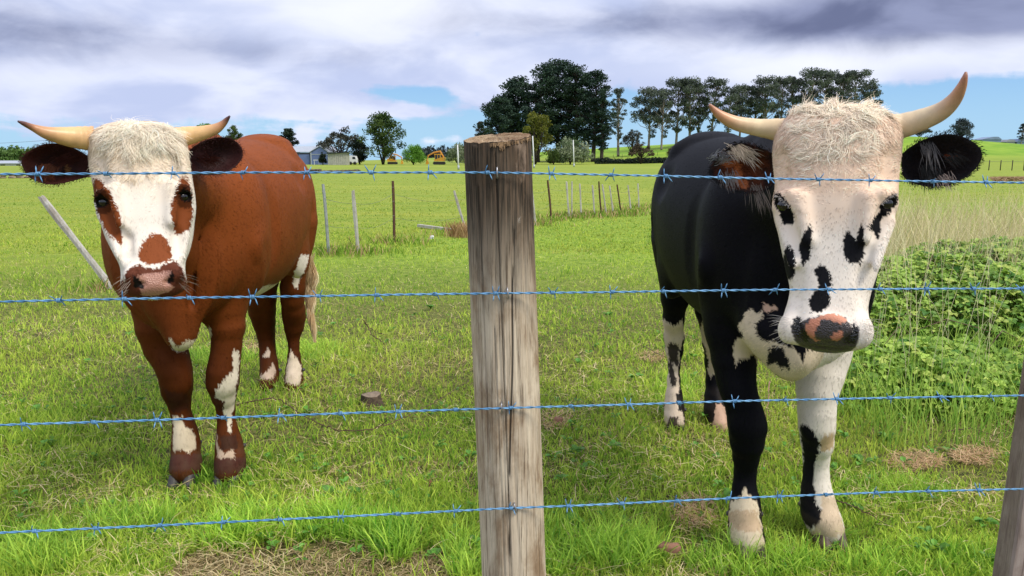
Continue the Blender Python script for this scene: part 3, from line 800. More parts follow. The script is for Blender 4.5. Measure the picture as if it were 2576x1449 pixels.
def tufted(root, name, c, F_, px0, px1, py0, py1, n, length, colr, dirn, spread=.35, lift=.5, width=.0016, pick=None, wav=.5, segs=5, grp=26):
    """long curly hairs rooted on the head between the given photo positions"""
    pts = []; 
    while len(pts) < n // grp:
        x = rng.uniform(px0, px1); y = rng.uniform(py0, py1)
        if pick is not None and not inpoly(np.array([x]), np.array([y]), pick)[0]: continue
        h = F_.hit(x, y)
        if h is not None: pts.append(h)
    pts = np.array(pts); i = rng.integers(0, len(pts), n); lock = rng.normal(0, 1, (len(pts), 3)) * spread
    p = pts[i] + rng.normal(0, .0055, (n, 3)); nr = F_.normal(p); d = dirn(p) + lock[i] + rng.normal(0, .10, (n, 3))
    d = unit(d - nr * (d * nr).sum(1)[:, None]); L = rng.uniform(.7, 1.25, n) * length * rng.uniform(.6, 1.3, len(pts))[i]
    V_ = []; side = unit(np.cross(d, nr)); ph = rng.uniform(0, 6.28, len(pts))[i]; w1 = (rng.uniform(.5, 1.5, len(pts)) * wav)[i]
    rows = []; q0 = p - nr * .002; colr = np.array(colr) * (1 + rng.normal(0, .12, (n, 1))) * rng.uniform(.85, 1.08, (len(pts), 1))[i]
    for k in range(segs + 1):
        tt = k / segs; wd = (width * (1 - tt * .8) * .5)
        rows += [q0 - side * wd, q0 + side * wd]
        dd = unit(d + nr * (lift * (1 - 1.7 * tt)) + side * (np.sin(ph + tt * 5) * w1)[:, None]); q0 = q0 + dd * (L / segs)[:, None]
    V_ = np.stack(rows, 1).reshape(-1, 3); m = 2 * (segs + 1); b_ = (np.arange(n) * m)[:, None]
    qs = np.concatenate([b_ + np.array([[2 * k, 2 * k + 1, 2 * k + 3, 2 * k + 2]]) for k in range(segs)])
    NN = np.repeat(unit(nr + side * rng.normal(0, .25, (n, 1)) + d * rng.normal(.1, .2, (n, 1))), m, 0)
    link(name, npmesh(name, V_, [qs], np.repeat(np.clip(colr, 0, .95), m, 0), True, None, NN), root, HAIR)
CREAM, WHITE = (.70, .54, .38), (.78, .73, .67)
# ================================================================== brown and white steer
YL, YR = 2.97, 4.12
def blendface(px, py, p, top, bot, y0, y1):
    f = np.clip((py - y0) / (y1 - y0) + (vnoise(px * .02, py * .02, 17, 1.) - .5) * .5, 0, 1)[:, None]
    return np.array(top) * (1 - f) + np.array(bot) * f
brown = (.215, .058, .013)
c1 = dict(azm=math.atan2(358 - PCX, F), midx=360, box=(-1.72, -.80, 1.96, 4.42), fine=(-1.36, -.90, 1.96, 2.52, .84, 1.38),
    trunk=[(2.70, -1.265, .03, .98, .90), (2.72, -1.265, .12, 1.06, .76), (2.80, -1.285, .225, 1.17, .69), (2.95, -1.295, .27, 1.29, .655), (3.15, -1.28, .272, 1.34, .645),
           (3.4, -1.265, .268, 1.355, .645), (3.65, -1.268, .262, 1.37, .655), (3.85, -1.272, .243, 1.372, .70), (4.0, -1.278, .222, 1.372, .77), (4.12, -1.28, .19, 1.34, .84),
           (4.22, -1.28, .13, 1.29, .93), (4.27, -1.28, .05, 1.18, 1.02)],
    lumps=[((-1.265, 2.78, .80), (.11, .12, .14), .08), ((-1.235, 2.74, .70), (.06, .07, .075), .06), ((-1.215, 2.72, .635), (.045, .06, .05), .05),
           ((-1.475, 3.03, .98), (.10, .17, .27), .06), ((-1.09, 3.05, 1.0), (.095, .17, .26), .06),
           ((-1.265, 3.98, 1.350), (.10, .18, .04), .08), ((-1.265, 3.12, 1.33), (.06, .2, .06), .07),
           ((-1.42, 4.02, .98), (.085, .19, .27), .07), ((-1.135, 4.02, .98), (.085, .19, .27), .07),
           ((-1.39, 3.93, 1.30), (.035, .06, .03), .05), ((-1.16, 3.93, 1.30), (.035, .06, .03), .05), ((-1.12, 3.22, 1.02), (.05, .30, .22), .05)],
    sculpt=body_relief(-1.265, 2.97) + [('c', (-1.225, 2.70, .98), (-1.215, 2.70, .70), .026, .04, False), ('c', (-1.14, 2.72, 1.0), (-1.17, 2.72, .76), .012, .03, True), ('c', (-1.30, 2.70, .98), (-1.27, 2.71, .74), .012, .03, True)],
    ridges=[(285, 478, 300, 560, 2.46, 2.425, .012, .04, False), (430, 470, 432, 555, 2.465, 2.43, .011, .04, False), (258, 540, 300, 640, 2.50, 2.42, .012, .025, False), (470, 530, 455, 640, 2.50, 2.42, .012, .025, False), (240, 440, 246, 400, 2.51, 2.53, .022, .04, True), (474, 430, 472, 392, 2.51, 2.53, .022, .04, True), (318, 640, 322, 600, 2.41, 2.44, .012, .03, True), (450, 632, 444, 592, 2.41, 2.44, .012, .03, True), (270, 483, 250, 487, 2.462, 2.49, .012, .018, False), (448, 472, 470, 474, 2.462, 2.49, .012, .018, False)],
    cones=[((-1.26, 3.0, 1.12), (-1.17, 2.55, 1.20), .215, .125, .08), ((-1.26, 2.85, .88), (-1.19, 2.52, 1.04), .13, .085, .08), ((-1.265, 4.24, 1.27), (-1.25, 4.29, .85), .03, .02, .03)],
    legs=[dict(ys=1.2, lumps=[(P(446, 962, YL - .035), (.050, .028, .045), .03), (P(440, 1010, YL + .05), (.02, .03, .05), .03)], top=[(np.array([-1.42, 3.02, .98]), .12)], rows=[(770, 338, 462, YL + .04), (822, 348, 466, YL + .03), (871, 366, 464, YL + .02), (905, 388, 473, YL), (935, 401, 479.5, YL - .01), (965, 408.5, 481, YL - .01), (984, 411.5, 479.5, YL), (1010, 424, 477, YL + .02), (1040, 433, 477, YL + .02), (1060, 438, 484, YL + .02), (1086, 437, 493, YL + .01), (1116, 435, 500, YL), (1143, 435, 499, YL - .01), (1168, 432, 504, YL - .04), (1180, 430, 506, YL - .05)]),
          dict(ys=1.2, lumps=[(P(561, 962, YL - .035), (.050, .028, .045), .03)], top=[(np.array([-1.11, 3.02, .98]), .12)], rows=[(760, 492, 622, YL + .04), (822, 530, 614, YL + .02), (871, 535, 605, YL + .01), (905, 530, 602, YL), (935, 523, 599, YL - .01), (965, 523.7, 598, YL - .01), (995, 535, 592, YL), (1029, 547, 589, YL + .02), (1060, 550, 589, YL + .02), (1086, 548, 597, YL + .01), (1116, 545, 607, YL), (1143, 545, 611, YL - .01), (1165, 543, 615, YL - .04), (1183, 541, 616, YL - .05)]),
          dict(rear=1, ys=1.35, top=[(np.array([-1.42, 4.0, .92]), .10)], rows=[(700, 618, 700, YR - .02), (753, 623, 693, YR + .02), (782, 628, 691.6, YR + .06), (811, 638, 690.8, YR + .09), (840, 648, 690, YR + .1), (868, 654, 690.8, YR + .09), (891, 655, 692, YR + .07), (914, 656, 697, YR + .05), (937, 656, 700, YR + .03), (955, 654, 698, YR), (968, 653, 698, YR - .03)]),
          dict(rear=1, ys=1.35, top=[(np.array([-1.14, 4.03, .95]), .10)], rows=[(660, 712, 774, YR - .02), (724, 707, 766, YR), (753, 708, 763, YR + .02), (782, 711, 766, YR + .06), (799, 713, 767, YR + .09), (825, 717, 762, YR + .1), (845, 722.6, 753, YR + .1), (868, 727, 751.4, YR + .09), (897, 725, 754, YR + .07), (926, 721, 759, YR + .05), (955, 717, 761, YR), (972, 716, 761, YR - .03)])],
    head=[(304, 300, 392, 2.60, .06), (310, 272, 420, 2.575, .12), (320, 246, 442, 2.55, .18), (335, 228, 460, 2.525, .23), (365, 222, 472, 2.505, .265), (400, 222, 477, 2.49, .285), (440, 228, 482, 2.475, .30), (480, 235, 489, 2.465, .30), (510, 238, 493, 2.455, .295), (540, 244, 494, 2.445, .29), (570, 254, 491, 2.435, .28), (600, 264, 488, 2.42, .265), (640, 284, 480, 2.40, .235), (675, 301, 468, 2.38, .205), (700, 304, 468, 2.365, .185), (720, 303, 471, 2.36, .17), (738, 313, 467, 2.37, .14), (748, 335, 450, 2.385, .10), (754, 370, 420, 2.41, .05)],
    face=[(410, 560, 2.475, (.055, .05, .05), .04, True) if False else (325, 640, 2.43, (.02, .02, .03), .03, False),
          (346, 706, 2.360, (.011, .020, .013), .010, True), (430, 699, 2.360, (.011, .020, .013), .010, True), (356, 716, 2.360, (.011, .014, .008), .010, True), (422, 710, 2.360, (.011, .014, .008), .010, True),
          (330, 693, 2.375, (.02, .02, .02), .03, False), (445, 686, 2.375, (.02, .02, .02), .03, False),
          (392, 741, 2.352, (.075, .012, .004), .006, True)],
    eyes=[(257, 507), (463, 493)], eyeroll=.25, whorl=(356, 535), base=(.20, .050, .011), rag=6, noseD=2.6)
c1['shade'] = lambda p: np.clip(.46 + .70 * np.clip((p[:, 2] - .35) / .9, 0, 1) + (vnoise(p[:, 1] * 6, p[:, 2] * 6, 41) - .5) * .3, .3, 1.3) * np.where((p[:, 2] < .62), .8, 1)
def isf1(p, D, px, py):
    jaw = inpoly(px, py, [(266, 590), (278, 618), (318, 700), (325, 760), (240, 760), (240, 600)])
    return (D < 2.60 + .10 * np.clip((p[:, 2] - 1.1) / .3, 0, 1)) & (py < 765) & (p[:, 2] > .82)
c1['isface'] = isf1
c1['face_col'] = lambda px, py, p: blendface(px, py, p, (.86, .70, .52), (.82, .75, .66), 380, 520)
def crp(x0, y0, s_, pts): return [(x0 + s_ * a, y0 + s_ * b) for a, b in pts]
z1 = lambda pts: crp(193.2, 418.6, .2445, pts)        # 500 px crop of the face
face = lambda p, D, f: f
notface = lambda p, D, f: ~f & (p[:, 1] < 3.4)
rear = lambda p, D, f: p[:, 1] > 3.5
zl = lambda pts: crp(193.2, 708.4, .3777, pts)
zr = lambda pts: crp(579.6, 579.6, .2888, pts)
redp, dkred = (.19, .050, .014), (.10, .028, .013)
c1['patches'] = [
    (z1([(185, 130), (215, 115), (262, 150), (300, 215), (355, 270), (395, 370), (440, 470), (462, 560), (455, 640), (475, 710), (465, 800), (430, 795), (395, 740), (340, 700), (290, 630), (250, 540), (215, 460), (200, 380), (150, 370), (150, 250)]), face, redp, .0),
    (z1([(1060, 105), (1110, 90), (1140, 130), (1170, 230), (1185, 300), (1190, 480), (1160, 640), (1110, 680), (1060, 715), (1010, 700), (985, 590), (965, 500), (965, 400), (1000, 280), (1030, 180)]), face, redp, .0),
    (z1([(730, 720), (800, 690), (880, 700), (930, 770), (960, 850), (985, 920), (960, 965), (890, 990), (800, 998), (700, 995), (640, 965), (635, 860), (670, 780)]), face, (.24, .066, .022), .0),
    (z1([(500, 1140), (505, 1090), (560, 1030), (640, 1010), (700, 1035), (790, 1050), (900, 1010), (980, 970), (1030, 980), (1090, 1060), (1130, 1150), (1160, 1260), (1120, 1350), (440, 1350), (440, 1200)]), face, (.11, .034, .019), -.3),
    (zl([(612, 375), (640, 385), (660, 425), (700, 418), (740, 390), (810, 375), (805, 345), (850, 325), (890, 300), (900, 340), (880, 380), (760, 440), (690, 470), (640, 450)]), notface, (.62, .55, .40), -.3),
    (zl([(1040, 455), (1085, 465), (1078, 600), (1060, 720), (1050, 820), (1035, 880), (1030, 1000), (1005, 1000), (1005, 905), (975, 880), (975, 800), (915, 765), (925, 720), (985, 650), (1040, 590)]), notface, (.66, .58, .46), -.1),
    (zl([(640, 895), (700, 900), (715, 960), (765, 985), (785, 1040), (785, 1110), (745, 1140), (700, 1120), (640, 1125)]), notface, (.62, .52, .38), -.1),
    (zl([(925, 980), (945, 1100), (970, 1150), (1040, 1120), (1055, 1175), (965, 1195), (930, 1150)]), notface, (.48, .36, .26), -.1),
    (zl([(575, 700), (640, 740), (740, 740), (750, 850), (640, 880), (600, 800)]), notface, (.05, .016, .008), -.1),
    (zl([(900, 760), (990, 800), (975, 870), (940, 860)]), notface, (.06, .02, .01), -.1),
    (zl([(950, 1030), (1060, 1020), (1080, 1110), (1000, 1115), (960, 1130)]), notface, (.05, .018, .010), -.1),
    (zl([(600, 1150), (840, 1150), (840, 1260), (600, 1260)]), notface, (.065, .022, .016), -1), (zl([(905, 1180), (1130, 1170), (1130, 1260), (900, 1280)]), notface, (.065, .022, .016), -1),
    (zr([(150, 405), (200, 440), (255, 415), (265, 490), (330, 480), (400, 465), (470, 420), (530, 395), (500, 450), (440, 500), (360, 580), (250, 615), (160, 620)]), lambda p, D, f: (p[:, 1] > 3.12) & (p[:, 1] < 4.0) & (p[:, 2] < .85), (.70, .62, .48), -1),
    (zr([(620, 208), (682, 212), (668, 300), (640, 370), (600, 420), (590, 510), (540, 490), (555, 380), (575, 300)]), rear, (.78, .70, .60), -1),
    (zr([(275, 1100), (315, 1050), (335, 1010), (350, 1080), (330, 1100)]), rear, (.6, .48, .38), -1), (zr([(265, 1260), (320, 1230), (365, 1145), (395, 1220), (370, 1290), (255, 1300)]), rear, (.55, .42, .33), -1),
    (zr([(530, 1040), (550, 1090), (590, 1120), (615, 1180), (622, 1300), (580, 1345), (475, 1330), (480, 1240), (505, 1130)]), rear, (.66, .55, .42), -1)]
c1['nose'] = [(z1([(600, 1125), (700, 1105), (850, 1090), (975, 1062), (985, 1140), (940, 1210), (1010, 1240), (950, 1290), (800, 1335), (660, 1330), (650, 1260), (690, 1230), (620, 1170)]), (.40, .20, .145), .75),
              (z1([(585, 1110), (625, 1140), (690, 1225), (680, 1262), (600, 1245), (572, 1170)]), (.005, .003, .003), .3), (z1([(985, 1065), (1000, 1130), (985, 1200), (925, 1205), (940, 1150)]), (.005, .003, .003), .3)]
def wf(hi, lo, zc):
    return hi
near1 = lambda p: (1.0 + 2.2 * np.clip((2.80 - p[:, 1]) / .15, 0, 1)) * np.where((p[:, 1] > 3.0) & (p[:, 0] < -1.35), .35, 1.0)
len1 = lambda p: np.where(p[:, 1] < 2.68, .010, .013) * (1 + .7 * (p[:, 1] < 2.68) * np.clip((p[:, 2] - 1.14) / .16, 0, 1))
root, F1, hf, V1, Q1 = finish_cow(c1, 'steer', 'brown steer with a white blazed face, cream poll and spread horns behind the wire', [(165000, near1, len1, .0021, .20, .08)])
azm = c1['azm']
hcol = [(.66, .38, .17), (.74, .46, .21), (.72, .45, .20), (.45, .21, .10), (.14, .06, .05), (.07, .03, .04)]
horn(root, [(236, 349, 27, 2.62), (205, 347, 25, 2.62), (166, 343, 20.5, 2.61), (120, 335, 14, 2.59), (83, 321, 7.5, 2.58), (60, 311, 5, 2.56), (45, 305, 2, 2.55)], azm, hcol)
horn(root, [(445, 346, 23, 2.62), (475, 341, 21, 2.62), (505, 335, 16.5, 2.61), (540, 325, 12.5, 2.60), (560, 312, 8, 2.59), (571, 300, 5, 2.58), (578, 292, 2, 2.57)], azm, hcol)
ear(root, [(228, 396), (205, 382), (175, 367), (140, 360), (110, 362), (80, 375), (58, 392), (51, 404), (58, 425), (75, 448), (105, 462), (135, 465), (165, 460), (195, 452), (222, 445), (236, 430)], (232, 420), 2.64, 2.66, azm, (.028, .007, .005), (.042, .009, .006), 7000,
    [(120, 425, (.10, .03, .01), 150, -.3, -.9, .025), (170, 400, (.05, .01, .006), 150, -.9, -.2, .03)], .05, 3, [(122, 424, 22, 12, (.16, .045, .015)), (170, 425, 6, 14, (.22, .10, .03)), (110, 446, 30, 9, (.12, .03, .012))])
ear(root, [(474, 380), (490, 366), (515, 352), (545, 345), (575, 345), (598, 358), (612, 378), (610, 398), (595, 418), (570, 434), (540, 440), (510, 440), (485, 432), (474, 412)], (472, 405), 2.64, 2.70, azm, (.020, .005, .005), (.03, .006, .006), 6000, [(520, 400, (.05, .01, .006), 150, .9, -.2, .03)], .05, 5)
eyes_and_lashes(root, c1, (.02, .008, .005)); c1['hoofcol'] = [HOOF] * 4; c1['hoofdrop'] = .05
hooves(root, c1, hf); [whiskers(root, c1, F1, [b_], (.45, .36, .30)) for b_ in [(305, 330, 690, 735, -.6, 18), (445, 468, 690, 735, .6, 18)]]
dewclaws(root, [(613, 1120, YL + .03, .011), (502, 1112, YL + .03, .011), (704, 931, YR + .04, .012), (763, 930, YR + .04, .012)])
dn = lambda sgn=0, out=.5: (lambda p: np.array([0, 0, -1.])[None, :] + np.array([math.cos(azm), -math.sin(azm), 0])[None, :] * (((proj(p)[0] - 350) / 90) * out)[:, None])
tufted(root, 'forelock', c1, F1, 262, 440, 318, 372, 1800, .036, (.97, .85, .68), dn(out=.8), .45, .10, .0017, wav=.55)
tufted(root, 'forelock', c1, F1, 306, 410, 314, 350, 3300, .075, (.97, .84, .66), dn(out=.5), .30, .10, .0017, wav=.7, segs=7, grp=75)
tufted(root, 'forelock', c1, F1, 240, 460, 335, 455, 1900, .017, (.88, .73, .55), dn(out=1.0), .25, .05, .0015, wav=.3, segs=3, grp=20)
# tail switch: twisted cream locks
n = 1900; lk = rng.integers(0, 9, n); s0 = rng.uniform(0, 1, n); lo = rng.normal(0, .012, (9, 3)); rows = []; SEG = 9
ctrl = np.array([P(772, 640, 4.33), P(779, 690, 4.36), P(781, 730, 4.37), P(779, 770, 4.37), P(785, 815, 4.36), P(793, 862, 4.35)])
T_ = np.array(resamp([(i, *q) for i, q in enumerate(ctrl)], 40))[:, 1:]
st = rng.uniform(0, .35, n) * 39; en = np.clip(st + rng.uniform(14, 39, n), 0, 39 - rng.uniform(0, 6, n)); jit = rng.normal(0, .006, (n, 3)); ph = rng.uniform(0, 6, 9)[lk]; tsd = unit(rng.normal(0, 1, (n, 3)) * (1, .5, 0))
for k in range(SEG + 1):
    u = st + (en - st) * k / SEG; i0 = np.clip(u.astype(int), 0, 38); f = (u - i0)[:, None]; q = T_[i0] * (1 - f) + T_[i0 + 1] * f
    wdt = (1.1 - .85 * u / 39)[:, None]
    q = q + (lo[lk] + jit) * wdt * 1.3 + np.stack([np.sin(ph + u * .55) * .011, np.cos(ph + u * .55) * .011, 0 * u], -1) * wdt
    rows += [q + tsd * .0012, q - tsd * .0012]
V_ = np.stack(rows, 1).reshape(-1, 3); m = 2 * (SEG + 1); b_ = (np.arange(n) * m)[:, None]
qs = np.concatenate([b_ + np.array([[2 * k, 2 * k + 1, 2 * k + 3, 2 * k + 2]]) for k in range(SEG)])
cc = lerp3((.62, .38, .17), (.97, .84, .58), rng.random(9)[lk] * .6 + rng.random(n) * .4)
link('tail_switch', npmesh('tail_switch', V_, [qs], np.repeat(cc, m, 0)), root, HAIR)

# ================================================================== black and white steer
YF, YG, YB = 2.37, 2.44, 3.52
blk = (.0042, .0042, .0062)
B = .868
c2 = dict(azm=math.atan2(2105 - PCX, F), midx=2100, box=(.52, 1.24, 1.62, 3.86), fine=(.56, .98, 1.62, 2.0, .78, 1.45),
    trunk=[(2.12, .885, .03, .98, .90), (2.15, .885, .12, 1.06, .76), (2.24, .885, .20, 1.17, .69), (2.38, .885, .24, 1.29, .655), (2.58, .883, .255, 1.335, .645),
           (2.82, .875, .262, 1.355, .645), (3.05, .868, .262, 1.365, .655), (3.25, .865, .25, 1.365, .70), (3.4, .865, .235, 1.365, .76), (3.52, .866, .20, 1.335, .83),
           (3.62, .866, .13, 1.28, .93), (3.67, .866, .05, 1.18, 1.02)],
    lumps=[((.875, 2.20, .80), (.095, .10, .12), .08), ((.785, 2.20, .775), (.09, .10, .075), .08), ((.815, 2.15, .71), (.045, .06, .065), .08),
           ((.72, 2.45, 1.0), (.10, .17, .26), .06), ((1.05, 2.45, 1.0), (.095, .17, .26), .06),
           ((.868, 3.38, 1.342), (.10, .18, .04), .08), ((.875, 2.55, 1.32), (.06, .2, .06), .07),
           ((.735, 3.42, .98), (.085, .19, .27), .07), ((1.0, 3.42, .98), (.085, .19, .27), .07),
           ((.735, 3.33, 1.31), (.04, .06, .035), .05), ((.99, 3.33, 1.31), (.04, .06, .035), .05)],
    sculpt=body_relief(.872, 2.40) + [('c', (.80, 2.12, 1.0), (.815, 2.10, .72), .028, .04, False)],
    ridges=[(2012, 500, 2030, 600, 1.925, 1.905, .014, .03, False), (2185, 497, 2178, 600, 1.925, 1.905, .014, .03, False), (1968, 560, 2000, 690, 1.96, 1.895, .012, .025, False), (2236, 560, 2196, 690, 1.96, 1.895, .012, .025, False), (1958, 440, 1962, 400, 1.97, 1.975, .020, .04, True), (2250, 440, 2250, 400, 1.97, 1.975, .020, .04, True), (1990, 745, 2000, 690, 1.895, 1.90, .012, .03, True), (2186, 745, 2180, 690, 1.895, 1.90, .012, .03, True), (1990, 488, 1965, 492, 1.93, 1.955, .011, .016, False), (2216, 485, 2240, 490, 1.93, 1.955, .011, .016, False)],
    cones=[((.885, 2.42, 1.12), (.83, 2.02, 1.22), .21, .125, .08), ((.89, 2.30, .88), (.85, 2.06, 1.12), .13, .085, .08), ((.866, 3.64, 1.27), (.87, 3.70, .7), .03, .02, .03)],
    legs=[dict(ys=1.2, lumps=[(P(1880, 1075, YF - .035), (.050, .028, .045), .03)], top=[(np.array([.73, 2.45, .98]), .12)], rows=[(804, 1770, 1925, YF + .08), (838, 1777, 1912, YF + .07), (902, 1792, 1901, YF + .05), (951, 1804, 1898, YF + .03), (985, 1815, 1900, YF + .01), (1014, 1827, 1908, YF), (1044, 1832, 1919, YF), (1073, 1834.5, 1925, YF), (1112, 1839, 1919, YF), (1151, 1846, 1907, YF + .02), (1190, 1849, 1900, YF + .03), (1229, 1845, 1900, YF + .02), (1259, 1842, 1909, YF + .01), (1288, 1837, 1911, YF), (1317, 1836, 1911, YF - .01), (1342, 1839, 1918, YF - .03), (1358, 1841, 1924, YF - .04)]),
          dict(ys=1.2, lumps=[(P(2056, 1075, YG - .035), (.046, .026, .045), .03)], top=[(np.array([1.04, 2.48, .98]), .12)], rows=[(860, 1990, 2140, YG + .07), (900, 2000, 2130, YG + .06), (945, 2006, 2117, YG + .03), (985, 2007.6, 2103, YG + .01), (1034, 2010.5, 2098, YG), (1073, 2013, 2095, YG), (1112, 2018, 2093, YG + .01), (1151, 2023, 2083, YG + .03), (1190, 2024, 2082, YG + .03), (1229, 2020, 2087, YG + .02), (1259, 2018, 2096, YG + .01), (1288, 2019, 2103, YG), (1310, 2030, 2113, YG - .03), (1330, 2040, 2122, YG - .04)]),
          dict(rear=1, ys=1.35, top=[(np.array([.735, 3.42, .92]), .10)], rows=[(750, 1664, 1732, YB - .02), (804, 1669, 1719.6, YB + .02), (848, 1671, 1720.6, YB + .08), (882, 1675.6, 1717, YB + .1), (917, 1682, 1710, YB + .1), (956, 1680, 1710, YB + .08), (995, 1676, 1715, YB + .05), (1024, 1672, 1719, YB + .02), (1053, 1673, 1721, YB - .02), (1063, 1674, 1722, YB - .03)]),
          dict(rear=1, ys=1.35, top=[(np.array([1.0, 3.42, .92]), .10)], rows=[(780, 1750, 1815, YB - .02), (863, 1768.5, 1815, YB + .04), (912, 1774, 1814, YB + .1), (960, 1777, 1814, YB + .1), (1000, 1774, 1817, YB + .06), (1034, 1772, 1826, YB + .02), (1065, 1782, 1831, YB - .03), (1075, 1784, 1832, YB - .04)])],
    head=[(262, 2045, 2175, 2.03, .06), (268, 2016, 2204, 2.01, .12), (280, 1990, 2234, 1.995, .17), (298, 1972, 2256, 1.975, .22), (328, 1954, 2270, 1.96, .25), (370, 1944, 2270, 1.945, .275), (430, 1946, 2263, 1.932, .29), (480, 1948, 2261, 1.925, .295), (515, 1942, 2258, 1.92, .295), (560, 1945, 2250, 1.915, .285), (600, 1955, 2236, 1.91, .27), (650, 1965, 2221, 1.90, .25), (700, 1975, 2206, 1.89, .225), (750, 1985, 2190, 1.878, .20), (785, 1979, 2184, 1.868, .185), (815, 1970, 2187, 1.86, .175), (850, 1968, 2187, 1.858, .16), (870, 1980, 2177, 1.868, .13), (881, 2005, 2155, 1.885, .09), (888, 2050, 2110, 1.905, .04)],
    face=[(2006, 820, 1.850, (.012, .026, .022), .010, True), (2150, 830, 1.850, (.012, .026, .022), .010, True),
          (1985, 830, 1.89, (.022, .025, .03), .03, False), (2168, 835, 1.89, (.022, .025, .03), .03, False),
          (2078, 822, 1.852, (.05, .012, .03), .02, False), (2078, 877, 1.868, (.075, .014, .004), .006, True)],
    eyes=[(1966, 516), (2236, 511)], eyeroll=-.55, whorl=(2110, 517), base=blk, rag=7, noseD=2.2)
c2['shade'] = lambda p: 1 + (vnoise(p[:, 1] * 6, p[:, 2] * 6, 41) - .5) * .5
c2['isface'] = lambda p, D, px, py: (D < 2.10 + .06 * np.clip((p[:, 2] - 1.1) / .3, 0, 1)) & (py < 895) & (p[:, 2] > .76)
c2['face_col'] = lambda px, py, p: blendface(px, py, p, (.86, .64, .48), (.88, .79, .69), 480, 620)
w1 = lambda pts: crp(1899.8, 450.8, .3199, pts)
w4 = lambda pts: crp(1738.8, 740.6, .2222, pts)
w5 = lambda pts: crp(1577.8, 740.6, .4889, pts)
fr_ = lambda p, D, f: ~f & (p[:, 1] < 2.75)
K_b = (.010, .010, .012); Wb = (.66, .55, .40)
